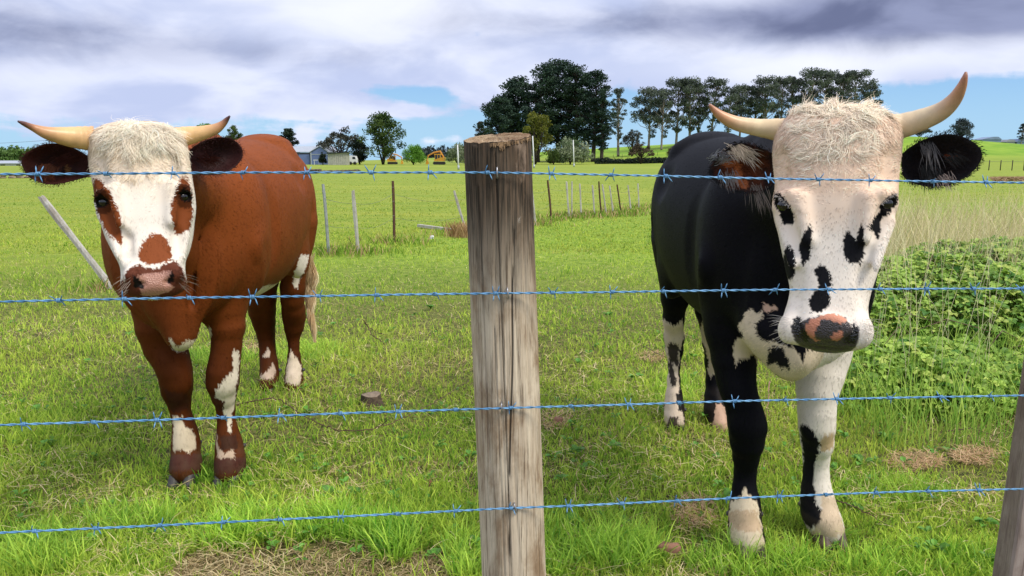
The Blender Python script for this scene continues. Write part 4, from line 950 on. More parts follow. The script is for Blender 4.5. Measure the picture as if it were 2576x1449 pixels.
c2['patches'] = [
    (w1([(150, 120), (185, 100), (245, 155), (280, 225), (310, 290), (303, 350), (235, 362), (205, 310), (200, 260), (165, 230), (150, 180)]), face, K_b, 0), (w1([(222, 225), (245, 205), (262, 250), (235, 255)]), face, (.35, .13, .08), 0),
    (w1([(1030, 150), (1080, 120), (1130, 125), (1120, 150), (1100, 200), (1060, 265), (1000, 320), (985, 400), (955, 480), (920, 400), (880, 385), (905, 340), (980, 250), (1020, 200)]), face, K_b, 0),
    (w1([(430, 345), (445, 400), (445, 500), (430, 620), (375, 680), (350, 590), (355, 490), (395, 400)]), face, K_b, 0),
    (w1([(270, 495), (300, 560), (320, 660), (310, 760), (260, 790), (225, 740), (217, 640), (240, 550)]), face, K_b, 0),
    (w1([(715, 400), (760, 440), (790, 480), (805, 400), (830, 345), (850, 400), (860, 520), (860, 600), (820, 660), (770, 640), (750, 680), (700, 610), (690, 520), (700, 440)]), face, K_b, 0),
    (w1([(510, 660), (560, 690), (600, 750), (605, 830), (570, 870), (600, 940), (580, 1010), (510, 1050), (440, 1030), (425, 970), (450, 900), (500, 860), (490, 790), (465, 720)]), face, K_b, 0),
    (w4([(610, 190), (700, 165), (740, 210), (810, 170), (820, 240), (740, 330), (750, 420), (810, 500), (900, 535), (940, 510), (990, 560), (1060, 560), (1100, 610), (1150, 580), (1200, 640), (1250, 700), (1270, 800), (1290, 700), (1310, 620), (1760, 640), (1760, 900), (1500, 1100), (1200, 1100), (950, 900), (730, 780), (720, 660), (650, 720), (540, 740), (510, 790), (470, 690), (480, 520), (600, 480), (540, 400), (530, 320), (600, 260)]), fr_, Wb, -.4),
    (w4([(820, 85), (870, 110), (950, 130), (990, 170), (900, 200), (830, 190)]), fr_, (.6, .4, .3), -.4),
    (w4([(890, 600), (960, 575), (1040, 620), (1100, 720), (1130, 800), (1110, 865), (1040, 840), (980, 780), (870, 800), (860, 700)]), fr_, K_b, -.4),
    (w4([(150, 560), (180, 475), (210, 530), (240, 700), (270, 880), (230, 960), (175, 850), (190, 780), (170, 640)]), lambda p, D, f: p[:, 1] > 3.0, (.62, .5, .38), -1),
    # white foreleg
    ([(1990, 860), (2150, 850), (2140, 1400), (1990, 1400)], lambda p, D, f: (p[:, 1] < 2.8) & (p[:, 0] > .89) & ~f, (.76, .69, .60), -1),
    ([(2012, 1075), (2020, 1066), (2035, 1072), (2055, 1095), (2064, 1120), (2050, 1160), (2045, 1200), (2052, 1260), (2070, 1290), (2068, 1310), (2040, 1330), (2010, 1300), (2015, 1200), (2022, 1150)], lambda p, D, f: (p[:, 1] < 2.8) & (p[:, 0] > .89) & ~f, K_b, -1),
    ([(2062, 1120), (2070, 1095), (2100, 1090), (2096, 1130), (2064, 1135)], lambda p, D, f: (p[:, 1] < 2.8) & (p[:, 0] > .89) & ~f, (.52, .38, .22), -1),
    ([(2066, 1245), (2100, 1245), (2130, 1350), (2030, 1360), (2065, 1305)], lambda p, D, f: (p[:, 1] < 2.8) & (p[:, 0] > .89) & ~f, (.60, .47, .33), -1),
    # white sock of the black foreleg
    ([(1835, 1262), (1862, 1250), (1870, 1222), (1885, 1245), (1905, 1262), (1930, 1400), (1830, 1400)], lambda p, D, f: (p[:, 1] < 2.8) & (p[:, 0] < .9), (.70, .58, .42), -1),
    ([(1828, 1290), (1850, 1282), (1905, 1284), (1915, 1335), (1880, 1340), (1840, 1330)], lambda p, D, f: (p[:, 1] < 2.8) & (p[:, 0] < .9), (.56, .41, .27), -1),
    (w5([(170, 120), (235, 160), (270, 150), (290, 125), (292, 210), (275, 290), (265, 360), (270, 500), (300, 720), (180, 720), (190, 500), (215, 380), (195, 280)]), lambda p, D, f: (p[:, 1] > 3.0) & (p[:, 0] < .86), (.66, .54, .42), -1),
    (w5([(210, 255), (250, 250), (275, 280), (262, 320), (265, 370), (230, 350), (255, 440), (252, 470), (230, 470), (215, 400), (212, 330)]), lambda p, D, f: (p[:, 1] > 3.0) & (p[:, 0] < .86), (.05, .04, .035), -1),
    (w5([(215, 625), (260, 630), (258, 670), (300, 690), (300, 720), (205, 720), (205, 670)]), lambda p, D, f: (p[:, 1] > 3.0) & (p[:, 0] < .86), (.06, .045, .04), -1),
    (w5([(252, 520), (270, 500), (285, 560), (280, 600), (262, 600)]), lambda p, D, f: (p[:, 1] > 3.0) & (p[:, 0] < .86), K_b, -1),
    (w5([(455, 570), (490, 560), (530, 640), (530, 740), (430, 740)]), lambda p, D, f: (p[:, 1] > 3.0), (.55, .36, .26), -1),
    (w5([(270, 165), (360, 205), (400, 120), (420, 260), (300, 220), (250, 175)]), lambda p, D, f: (p[:, 1] > 2.6) & (p[:, 2] < .72) & (p[:, 0] > .7), (.6, .5, .35), -1)]
c2['nose'] = [(w1([(330, 1085), (370, 1120), (430, 1090), (560, 1060), (700, 1080), (745, 1140), (790, 1130), (820, 1170), (815, 1260), (780, 1330), (720, 1370), (500, 1370), (380, 1345), (310, 1270), (280, 1170), (300, 1100)]), (.055, .046, .048), .8),
              (w1([(400, 1150), (440, 1095), (520, 1085), (500, 1150), (470, 1200), (465, 1250), (510, 1265), (480, 1280), (430, 1240), (390, 1180)]), (.60, .24, .15), .6),
              (w1([(500, 1070), (600, 1055), (700, 1085), (720, 1130), (640, 1130), (560, 1100), (500, 1105)]), (.58, .25, .16), .5),
              (w1([(590, 1240), (640, 1200), (700, 1190), (690, 1240), (640, 1275), (600, 1265)]), (.60, .24, .15), .6), (w1([(300, 1090), (345, 1085), (375, 1150), (425, 1240), (400, 1290), (330, 1230), (290, 1160)]), (.004, .004, .005), .9), (w1([(770, 1135), (805, 1150), (815, 1220), (780, 1290), (690, 1285), (720, 1240), (760, 1200)]), (.004, .004, .005), .9)]
near2 = lambda p: (1.0 + 2.2 * np.clip((2.22 - p[:, 1]) / .15, 0, 1)) * np.where((p[:, 1] > 2.5) & (p[:, 0] > .95), .35, 1.0)
len2 = lambda p: np.where(p[:, 1] < 2.1, .009, .012) * (1 + .8 * (p[:, 1] < 2.1) * np.clip((p[:, 2] - 1.18) / .16, 0, 1))
root, F2, hf, V2, Q2 = finish_cow(c2, 'steer', 'black and white steer with a black spotted pale face and upswept horns at the wire', [(190000, near2, len2, .0018, .22, .12)])
azm = c2['azm']
hcol = [(.58, .32, .16), (.68, .50, .30), (.72, .56, .34), (.58, .30, .15), (.45, .20, .10), (.42, .20, .12)]
horn(root, [(1985, 330, 29, 2.08), (1955, 326, 26, 2.08), (1908, 321, 20.5, 2.07), (1855, 311, 17, 2.05), (1818, 294, 12.5, 2.03), (1797, 277, 8, 2.02), (1785, 263, 3, 2.01)], azm, hcol)
hcol = [(.58, .34, .18), (.66, .50, .32), (.66, .52, .33), (.50, .27, .15), (.36, .15, .08), (.30, .14, .10)]
horn(root, [(2240, 322, 32, 2.08), (2268, 317, 28, 2.08), (2319, 301, 24, 2.07), (2367, 280, 20, 2.05), (2399, 252, 15.5, 2.03), (2418, 220, 10.5, 2.01), (2427, 195, 6, 2.0), (2430, 181, 2.5, 2.0)], azm, hcol)
ear(root, [(1952, 392), (1925, 376), (1895, 366), (1868, 358), (1845, 362), (1820, 382), (1795, 405), (1782, 430), (1786, 448), (1810, 462), (1845, 478), (1880, 484), (1915, 482), (1945, 470), (1960, 440)], (1958, 430), 2.12, 2.09, azm, (.20, .055, .02), (.009, .009, .011), 9000,
    [(1850, 372, (.80, .66, .50), 120, .6, -.3, .05), (1835, 440, (.22, .20, .19), 60, .2, -.8, .04), (1905, 472, (.20, .17, .15), 50, .3, -1, .07), (1870, 385, (.6, .5, .4), 60, .8, -.3, .05), (1810, 400, (.42, .42, .45), 160, .4, .5, .03)], .05, 11, [(1836, 410, 20, 11, (.50, .15, .05)), (1858, 438, 11, 26, (.55, .17, .05)), (1872, 462, 12, 12, (.5, .16, .06))])
ear(root, [(2266, 390), (2285, 372), (2320, 352), (2355, 340), (2390, 336), (2425, 344), (2455, 360), (2472, 382), (2470, 402), (2455, 425), (2430, 446), (2400, 462), (2360, 470), (2320, 468), (2285, 458), (2268, 440)], (2262, 425), 2.12, 2.06, azm, (.016, .011, .011), (.008, .008, .0115), 9000,
    [(2335, 365, (.16, .15, .15), 45, .1, -1, .06), (2375, 445, (.48, .38, .32), 50, .2, -.6, .035), (2340, 425, (.03, .03, .03), 200, .1, -1, .05), (2395, 395, (.02, .02, .02), 60, .6, -.2, .03)], .055, 23, [(2388, 394, 15, 5, (.30, .07, .02)), (2352, 432, 8, 8, (.30, .07, .02)), (2372, 452, 16, 10, (.36, .24, .19))])
eyes_and_lashes(root, c2, (.30, .28, .26))
HOOF2 = simple('pale_hoof', (.16, .11, .08), .55, var=.6, scale=40, bump=.3)
c2['hoofcol'] = [HOOF2, HOOF2, HOOF, HOOF2]; c2['hoofdrop'] = .04
hooves(root, c2, hf); [whiskers(root, c2, F2, [b_], (.75, .70, .66)) for b_ in [(1970, 1990, 800, 860, -.8, 26), (2166, 2184, 800, 860, .8, 26)]]
dewclaws(root, [(1836, 1292, YF + .05, .013), (1911, 1292, YF + .05, .013), (2017, 1268, YG + .05, .013), (1722, 1030, YB + .04, .012)])
dn2 = lambda p: np.array([0, 0, -.35])[None, :] + np.array([math.cos(azm), -math.sin(azm), 0])[None, :] * (((proj(p)[0] - 2110) / 70))[:, None]
up2 = lambda p: np.array([0, 0, 1.])[None, :] + np.array([math.cos(azm), -math.sin(azm), 0])[None, :] * (((proj(p)[0] - 2110) / 110))[:, None]
tufted(root, 'forelock', c2, F2, 2020, 2200, 278, 392, 3600, .038, (.97, .82, .65), dn2, .6, .10, .0015, wav=.9, grp=60)
tufted(root, 'poll_tuft', c2, F2, 1992, 2225, 270, 292, 2600, .034, (.97, .80, .62), up2, .7, .35, .0015, wav=.8, grp=60)
tufted(root, 'forelock', c2, F2, 1965, 2250, 300, 475, 2600, .017, (.95, .77, .61), dn2, .35, .02, .0014, wav=.4, segs=3, grp=20)
# ------------------------------------------------------------------ near fence
FS = .125                                            # the fence recedes a little to the right
def fy(x): return 1.525 + FS * x
def PF(px, py, off=0.):
    d = ray(px, py); t_ = (1.525 + off) / (d[1] - FS * d[0]); return np.array([0, 0, H]) + d * t_
def wood(name, ca, cb, cc, dark, scale=1.0, crack=True, topstain=None):
    m, t, b = mat(name); oc = t.new('ShaderNodeTexCoord').outputs['Object']; x, y, z = t.sep(oc)
    gr = t.noise(t.vmath('MULTIPLY', oc, (60 * scale, 60 * scale, 2.2)), 1.0, 8, .72, .15)
    gr2 = t.noise(t.vmath('MULTIPLY', oc, (260 * scale, 260 * scale, 6)), 1.0, 5, .7, .1)
    bl = t.noise(t.vmath('MULTIPLY', oc, (12 * scale, 12 * scale, 5)), 1.0, 6, .65, .4)
    c = t.mix(t.ramp(gr, .3, .7), ca, cb); c = t.mix(t.ramp(bl, .42, .68), c, cc)
    c = t.mix(t.ramp(gr2, .50, .68, 0, .85), c, dark)
    h = t.math('ADD', gr, t.math('MULTIPLY', gr2, .6))
    if crack:
        a = t.math('ADD', t.math('MULTIPLY', t.math('ARCTAN2', x, y), 2.4), t.math('MULTIPLY', t.noise(t.vmath('MULTIPLY', oc, (3, 3, 1.2)), 1.0, 2, .5), .12))
        v = t.new('ShaderNodeTexVoronoi', feature='DISTANCE_TO_EDGE'); t.set(v.inputs['Vector'], t.comb(t.math('MULTIPLY', a, 1.0), t.math('MULTIPLY', z, .045), 0)); v.inputs['Scale'].default_value = 3.4
        k = t.ramp(v.outputs[0], .0, .016, 1, 0); brk = t.ramp(t.noise(t.vmath('MULTIPLY', oc, (14, 14, 2.5)), 1.0, 4, .6), .46, .54)
        k = t.math('MULTIPLY', k, brk)
        c = t.mix(t.math('MULTIPLY', k, .85), c, (.015, .011, .008)); h = t.math('SUBTRACT', h, t.math('MULTIPLY', k, 2.5))
    if topstain is not None:
        ts = t.ramp(t.math('ADD', z, t.math('MULTIPLY', t.math('SUBTRACT', gr, .5), .35)), topstain - .42, topstain - .10)
        c2 = t.mix(t.ramp(gr2, .38, .58), (.10, .062, .038), (.008, .006, .004)); c2 = t.mix(t.ramp(bl, .56, .66), c2, (.26, .19, .14))
        c = t.mix(t.math('MULTIPLY', ts, .92), c, c2)
        white = t.math('MULTIPLY', t.ramp(t.noise(t.vmath('MULTIPLY', oc, (30, 30, 9)), 1.0, 6, .75, .5), .64, .69), t.ramp(x, .0, .03))
        c = t.mix(t.math('MULTIPLY', white, .8), c, (.50, .46, .40))
    t.set(b.inputs['Base Color'], c); b.inputs['Roughness'].default_value = .85; b.inputs['Specular IOR Level'].default_value = .2
    bp = t.new('ShaderNodeBump'); bp.inputs['Strength'].default_value = .8; bp.inputs['Distance'].default_value = .004
    t.set(bp.inputs['Height'], h); t.l.new(bp.outputs[0], b.inputs['Normal']); return m
POSTM = wood('weathered_post', (.50, .40, .29), (.74, .64, .49), (.30, .205, .125), (.10, .065, .038), topstain=1.315 - .0)
ENDM = wood('post_end_grain', (.36, .25, .15), (.50, .38, .25), (.2, .12, .07), (.05, .03, .02), crack=False)
def round_post(name, label, top, bot, r_top, r_bot, m, endm, n=220, rows=170):
    top = np.array(top); bot = np.array(bot); root = empty(name, tuple(bot), label, 'fence post')
    t_ = np.linspace(0, 1, rows); an = np.linspace(0, 2 * np.pi, n, endpoint=False); A, T = np.meshgrid(an, t_)
    r = r_bot + (r_top - r_bot) * T
    r = r * (1 + .02 * (vnoise(np.cos(A) * 1.5 + 3, T * 3 + np.sin(A) * 1.5, 51) - .5) + .012 * np.cos(2 * A + 1))
    gro = vnoise(A * 9.0, T * 2.2 + np.cos(A), 52, 1., 3); r = r - .0022 * np.clip(gro - .55, 0, 1) * 3
    for a0, t0, t1, dep, wob in ((-1.62, .12, .985, .006, .006), (-1.85, .3, .72, .004, .006), (-1.22, .40, .86, .005, .01), (-2.62, .0, .62, .006, .01), (-2.2, .5, .93, .004, .006)):
        ac = a0 + wob * np.sin(T * 5 + a0 * 7) ; dd = np.abs((A - ac + np.pi) % (2 * np.pi) - np.pi); dd = np.minimum(dd, 9)
        r = r - dep * np.exp(-(dd / .011) ** 2) * ((T > t0) & (T < t1))
    c = bot + (top - bot) * T[..., None]; top_j = (T > .995) * (vnoise(A * 6, T * 0, 53) - .5) * .005
    V = np.stack([c[..., 0] + r * np.cos(A), c[..., 1] + r * np.sin(A), c[..., 2] + top_j + (T > .995) * .10 * 0], -1)
    # the sawn top slopes slightly
    V[..., 2] += np.where(T > .9, (T - .9) * 10 * (.006 * np.cos(A) + .010 * np.sin(A)), 0)
    V = V.reshape(-1, 3); I_ = np.arange(rows * n).reshape(rows, n); J = np.roll(I_, -1, 1)
    q = np.stack([I_[:-1], J[:-1], J[1:], I_[1:]], -1).reshape(-1, 4)
    me = npmesh('shaft', V, [q]); link('shaft', me, root, m)
    ring = V[-n:]; cen = ring.mean(0); Vc = [cen + (0, 0, .002)]; fs = []
    for k_, s_ in enumerate((.33, .66, .995)):
        for i in range(n): Vc.append(cen + (ring[i] - cen) * s_ + (0, 0, .0015 + (.003 * random.uniform(-1, 1) if s_ < .9 else -.001)))
    for i in range(n): fs.append((0, 1 + i, 1 + (i + 1) % n))
    for k_ in range(2): fs += [(1 + k_ * n + i, 1 + (k_ + 1) * n + i, 1 + (k_ + 1) * n + (i + 1) % n, 1 + k_ * n + (i + 1) % n) for i in range(n)]
    link('sawn_top', pymesh('sawn_top', Vc, fs), root, endm); return root
pt = P(1251, 347, 1.6); pb = P(1293, 1449, 1.6); dpb = (pb - pt) / abs(pb[2] - pt[2]); pbase = pt + dpb * (pt[2] + .05)
post = round_post('wooden_post', 'thick round weathered post with a dark split top standing between the two cattle', pt, pbase, .0695, .0735, POSTM, ENDM)
# splinters of pale wood hanging down from the sawn edge
SPL = simple('split_wood', (.40, .25, .13), .85, var=.75, scale=160, bump=.6)
mb = MB()
for i in range(70):
    a_ = random.uniform(-1.75, -.25); L_ = random.uniform(.003, .010) * (1.9 if -1.5 < a_ < -1.35 else 1)
    x, y = pt[0] + .0705 * math.cos(a_), pt[1] + .0705 * math.sin(a_); w_ = random.uniform(.0008, .0022)
    tx, ty = -math.sin(a_), math.cos(a_); zt = pt[2] - .001 + .006 * math.cos(a_) + .010 * math.sin(a_); e = .0015
    ox, oy = math.cos(a_) * e, math.sin(a_) * e
    mb.addv([(x - tx * w_, y - ty * w_, zt), (x + tx * w_, y + ty * w_, zt), (x + tx * w_ * .6, y + ty * w_ * .6, zt - L_), (x - tx * w_ * .4, y - ty * w_ * .4, zt - L_ * .9),
             (x - tx * w_ + ox, y - ty * w_ + oy, zt), (x + tx * w_ + ox, y + ty * w_ + oy, zt), (x + tx * w_ * .6 + ox, y + ty * w_ * .6 + oy, zt - L_), (x - tx * w_ * .4 + ox, y - ty * w_ * .4 + oy, zt - L_ * .9)],
            [(0, 1, 2, 3), (7, 6, 5, 4), (0, 4, 5, 1), (1, 5, 6, 2), (2, 6, 7, 3), (3, 7, 4, 0)])
mb.build('splinters', SPL, post, smooth=False)
# square sawn post at the right edge of the picture
RP = wood('grey_sawn_post', (.30, .235, .205), (.40, .33, .29), (.22, .165, .145), (.14, .10, .085), .8, crack=False)
b0 = PF(2539, 1449, .03); Yr = b0[1]
rx = [PF(2543, 1449, .03)[0], PF(2620, 1449, .03)[0]]; wr = rx[1] - rx[0]
rp = empty('square_post', (rx[0] + wr / 2, Yr + wr / 2, 0), 'grey brown square sawn post at the right end of the near fence', 'fence post')
mb = MB(); x0, x1, y0, y1 = rx[0], rx[1] + .012, Yr, Yr + .068; ch = .005; oct_ = [(x0 + ch, y0), (x1 - ch, y0), (x1, y0 + ch), (x1, y1 - ch), (x1 - ch, y1), (x0 + ch, y1), (x0, y1 - ch), (x0, y0 + ch)]
vs = [(x + (z - .35) * .028, y, z) for z in np.linspace(-.05, 1.25, 14) for x, y in oct_]
mb.addv(vs, [(i * 8 + k, i * 8 + (k + 1) % 8, (i + 1) * 8 + (k + 1) % 8, (i + 1) * 8 + k) for i in range(13) for k in range(8)] + [tuple(13 * 8 + k for k in range(8))])
mb.build('shaft', RP, rp, smooth=False)
# barbed wires
BLUE, t, b = mat('blue_wire'); oc = t.new('ShaderNodeTexCoord').outputs['Object']
t.set(b.inputs['Base Color'], t.mix(t.ramp(t.noise(oc, 30, 4, .6), .3, .7), (.07, .22, .42), (.16, .36, .60)))
b.inputs['Roughness'].default_value = .42; b.inputs['Metallic'].default_value = .15
GREYW = simple('galvanised_staple', (.42, .42, .44), .4, .8, scale=40)
def bm_barb(kind):
    """a short coil with sharp points, lying along x at the origin"""
    mb = MB(); R0, wr_ = .0034, .00115; n_t = 3.0; pts = []
    for i in range(int(n_t * 9) + 1):
        a_ = 2 * math.pi * i / 9; pts.append((-.0042 + .0084 * i / (n_t * 9), R0 * math.cos(a_), R0 * math.sin(a_)))
    mb.tube(pts, wr_, 6)
    spec = [[(-.0045, -1, 1, .5), (.0045, -.2, -1, .5)], [(-.0045, .2, 1, -.2), (-.0030, -1, -1, -.3), (.0045, -.8, -1, .6), (.0035, .5, .9, .5)], [(.0045, -.9, 1, .8), (.0040, .6, -1, .3), (-.0045, -.4, .5, -.5)], [(-.0045, -.7, -1, -.1), (-.004, .5, 1, .1), (.0045, -.6, -.7, .9)]][kind]
    for (x, dy_, dz_, dx__) in spec:
        d = np.array([dx__ * .7, dy_ * .7, dz_]); d /= np.linalg.norm(d); L_ = .0135
        p0 = np.array([x, d[1] * .003, d[2] * .003]); mb.tube([p0, p0 + d * L_ * .65, p0 + d * L_], [wr_, wr_ * .95, wr_ * .2], 6)
    return mb
barb_me = []
for k in range(4):
    mb = bm_barb(k); me = pymesh('barb', mb.v, mb.f); me.materials.append(BLUE); barb_me.append(me)
wires = [
    ('top', [(-500, 436), (0, 438), (75, 438), (270, 437), (610, 434), (930, 434), (1230, 434), (1385, 437), (1530, 440), (1680, 443), (1900, 449), (2100, 452), (2300, 456), (2576, 460), (3000, 466)],
     [-90, 95, 265, 440, 612, 772, 932, 1085, 1228, 1387, 1535, 1676, 1812, 1935, 2060, 2190, 2345, 2480, 2610], 'topmost blue barbed wire, stapled just below the dark top of the round post'),
    ('upper', [(-500, 770), (0, 759), (320, 752), (480, 749), (790, 745), (950, 742), (1250, 738), (1540, 735), (1660, 733), (1950, 729), (2300, 727), (2576, 726), (3000, 722)],
     [-30, 148, 312, 475, 636, 798, 950, 1097, 1248, 1392, 1540, 1668, 1818, 1950, 2085, 2215, 2330, 2450, 2570], 'second blue barbed wire from the top, passing just under the brown steer\'s chin'),
    ('lower', [(-500, 1098), (0, 1069), (240, 1062), (560, 1051), (860, 1040), (1290, 1026), (1575, 1018), (1850, 1009), (2240, 1001), (2576, 995), (3000, 988)],
     [-110, 60, 235, 398, 560, 707, 858, 1003, 1147, 1285, 1437, 1580, 1708, 1848, 1975, 2107, 2238, 2368, 2492, 2600], 'third blue barbed wire from the top, crossing the brown steer\'s forelegs'),
    ('bottom', [(-500, 1375), (0, 1340), (400, 1322), (700, 1307), (1000, 1293), (1285, 1278), (1430, 1273), (1850, 1253), (2240, 1238), (2576, 1230), (3000, 1221)],
     [-70, 85, 240, 402, 563, 706, 855, 1000, 1148, 1287, 1430, 1565, 1703, 1832, 1958, 2078, 2205, 2335, 2462, 2582], 'lowest blue barbed wire, stapled to the round post above the cut straw')]
for wi, (nm, pl, bx, lab) in enumerate(wires):
    (xa, ya), (xb, yb) = pl[-2:]; pl = pl + [(4400, yb + (yb - ya) / (xb - xa) * 1400)]      # runs on past the square post
    W3_ = np.array([PF(x, y) for x, y in pl]); arc = np.concatenate([[0], np.cumsum(np.linalg.norm(np.diff(W3_, axis=0), axis=1))])
    pxs = np.array([x for x, y in pl]); L_ = arc[-1]; n_ = int(L_ / .0032); s_ = np.linspace(0, L_, n_); sg = 3
    cen = np.stack([np.interp(s_, arc, W3_[:, k]) for k in range(3)], -1)
    ker = np.exp(-np.linspace(-2, 2, 61) ** 2); ker /= ker.sum()
    cen = np.stack([np.convolve(np.pad(cen[:, k], 30, 'edge'), ker, 'valid') for k in range(3)], -1)
    tan = unit(np.gradient(cen, axis=0)); nn = unit(np.cross(tan, [0, 0, 1.])); bb = np.cross(tan, nn)
    root = empty('barbed_wire', tuple(cen[n_ // 2]), lab, 'barbed wire', 'blue barbed wires of the near fence'); root['group'] = 'blue barbed wires of the near fence'
    for st_ in (0, 1):
        ph = 2 * np.pi * s_ / .044 + st_ * np.pi + wi; q = cen + (nn * np.cos(ph)[:, None] + bb * np.sin(ph)[:, None]) * .00125
        mb = MB().tube(list(q), .00135, 6); mb.build('strand', BLUE, root)
    for bi, x in enumerate(bx):
        j = int(np.argmin(np.abs(proj(cen)[0] - x))); c_ = cen[j]
        o = bpy.data.objects.new('barb', barb_me[(bi + wi) % 4]); COL.objects.link(o); o.parent = root
        o.location = Vector(c_) - root.location
        ax = Vector(tan[j]); rot = Vector((1, 0, 0)).rotation_difference(ax).to_matrix() @ Matrix.Rotation(random.uniform(-.6, .6) + (math.pi if random.random() < .3 else 0), 3, 'X'); o.rotation_euler = rot.to_euler(); o.scale = (random.uniform(.9, 1.08),) * 3
    sx = [1249, 1278, 1262, 1296][wi]
    j = int(np.argmin(np.abs(proj(cen)[0] - sx))); c_ = cen[j]
    mb = MB(); ang = random.uniform(-.35, .1); u_ = np.array([math.sin(ang), 0, math.cos(ang)])
    pts = [c_ + u_ * .0105 + (0, .022, 0), c_ + u_ * .0105 + (0, 0, 0), c_ + u_ * .008 + (0, -.0035, 0), c_ + (0, -.0045, 0), c_ - u_ * .008 + (0, -.0035, 0), c_ - u_ * .0105, c_ - u_ * .0105 + (0, .022, 0)]
    mb.tube(pts, .0016, 8); mb.build('staple', GREYW, post)
# ------------------------------------------------------------------ old fence
PALE = wood('bleached_stake', (.42, .40, .36), (.58, .56, .52), (.34, .30, .26), (.22, .19, .16), 1.0, crack=False)
BROWN = simple('rusty_stake', (.11, .045, .022), .8, var=.5, scale=30, bump=.3)
GREYS = simple('grey_metal_stake', (.32, .34, .35), .55, .2, var=.3, scale=30)
def stake(px0, py0, px1, py1, wpx, m, label, group, lean_y=0., kind='timber', ins=.12):
    b_ = G(px1, py1, float(gz(*G(px1, py1)[:2]))); Y_ = b_[1]; t_ = P(px0, py0, Y_ - lean_y); r = wpx / F * Y_ / 2
    ax = unit(t_ - b_); b2 = b_ - ax * ins; root_ = empty('fence_stake', tuple(b_), label, 'fence stake', group)
    side = unit(np.cross(ax, [0, 1., 0])); dep = np.cross(side, ax); mb = MB()
    if kind == 'star':        # steel picket, three fins
        prof = [(0, -1.0), (.25, -.15), (1.0, .75), (.8, 1.0), (0, .30), (-.8, 1.0), (-1.0, .75), (-.25, -.15)]
    elif kind == 'split': prof = [(-1, -.6), (-.2, -.9), (.9, -.7), (1, .2), (.4, .9), (-.8, .8)]
    else: prof = [(-1, -.5), (.9, -.6), (1, .5), (-.9, .6)]
    N_ = 9; n = len(prof); vs = []
    for i in range(N_ + 1):
        f = i / N_; c_ = b2 + (t_ - b2) * f + side * math.sin(f * 5 + px0) * r * .18; s_ = r * (1 + .10 * math.sin(f * 9 + px1) * (kind != 'star')) * (1.0 if f < .97 else .85)
        for k, (a_, d_) in enumerate(prof): vs.append(c_ + side * a_ * s_ + dep * d_ * s_ + (ax * random.uniform(-.4, .4) * r if i == N_ and kind == 'split' else 0))
    mb.addv(vs, [(i * n + k, i * n + (k + 1) % n, (i + 1) * n + (k + 1) % n, (i + 1) * n + k) for i in range(N_) for k in range(n)] + [tuple(N_ * n + k for k in range(n)), tuple(range(n - 1, -1, -1))])
    mb.build('stake_shaft', m, root_, smooth=False)
    # short staples / wire ties
    if Y_ < 14:
        for f in (.45, .68, .9):
            mb = MB(); c_ = b_ + (t_ - b_) * f - np.array([0, r * 1.05, 0]); mb.tube([c_ - side * r * .9 - (0, .002, 0), c_ - (0, .008, 0), c_ + side * r * .9 - (0, .002, 0)], .0022, 6); mb.build('wire_tie', GREYW, root_)
    return b_, t_
GO = 'stakes of the old fence across the field'
ST = [((104, 493, 283, 729, 15), PALE, 'thick grey stake leaning far left behind the brown steer', .0, 'split'),
      ((812, 463, 827, 641, 8), GREYS, 'light grey upright metal stake nearest the brown steer\'s tail', 0, 'star'),
      ((889, 479, 900.5, 638, 9.5), PALE, 'knotty bleached timber stake left of the rusty brown one', 0, 'split'),
      ((987.5, 455, 992.5, 613, 7), BROWN, 'rusty brown steel stake standing alone left of the round post', 0, 'star'),
      ((1142, 479, 1176, 592, 6.5), PALE, 'pale stake leaning beside the dry grass tuft', 0, 'split'),
      ((1336, 457, 1347, 568, 5.5), PALE, 'thin pale stake touching the right side of the round post in view', 0, 'split'),
      ((1378, 453, 1387.5, 556, 5.2), BROWN, 'rusty brown stake nearest the round post on its right', 0, 'star'),
      ((1425, 457, 1432, 549, 4.6), PALE, 'left one of the close pair of pale stakes', 0, 'split'), ((1438.5, 457, 1439, 547, 3.8), PALE, 'right one of the close pair of pale stakes', 0, 'split'),
      ((1458, 462, 1463, 547, 4.2), PALE, 'pale stake standing alone right of the close pair', 0, 'split'), ((1490, 466, 1496, 544, 4.2), PALE, 'pale stake just left of the middle rusty stake', 0, 'split'),
      ((1506.5, 456, 1513, 544, 4.2), BROWN, 'rusty brown stake in the middle of the far row', 0, 'star'), ((1515, 464, 1526, 544, 3.8), PALE, 'pale leaning stake just right of the middle rusty stake', 0, 'split'),
      ((1533, 467, 1544, 541, 3.8), PALE, 'pale leaning stake just left of the last rusty stake', 0, 'split'), ((1552, 464, 1564, 541, 3.9), BROWN, 'rusty brown leaning stake farthest along the row', 0, 'star'),
      ((1580, 466, 1587, 533, 3.6), PALE, 'pale stake second from the right end of the old fence', 0, 'split'), ((1605, 461, 1607, 524, 3.2), PALE, 'pale stake at the right end of the old fence beside the black steer', 0, 'split')]
tops = []
for q, m_, lab, ly, kd in ST: tops.append(stake(*q, m_, lab, GO, ly, kd))
# two thin slack wires between the old stakes
THW = simple('old_wire', (.20, .21, .19), .6, .4, scale=20)
for f, lab in ((.80, 'upper thin grey wire sagging along the old fence'), (.42, 'lower thin grey wire sagging along the old fence')):
    pts = []
    for (b0_, t0_), (b1_, t1_) in zip(tops[1:-1], tops[2:]):
        a_, c_ = b0_ + (t0_ - b0_) * f, b1_ + (t1_ - b1_) * f
        for k in range(8): u = k / 8; pts.append(a_ * (1 - u) + c_ * u - np.array([0, .01, 4 * u * (1 - u) * .05 * min(np.linalg.norm(c_ - a_), 1.4)]))
    mb = MB().tube(pts, .0022, 5); o = mb.build('old_fence_wire', THW, None, loc=(0, 0, 0)); tag(o, lab, 'fence wire')
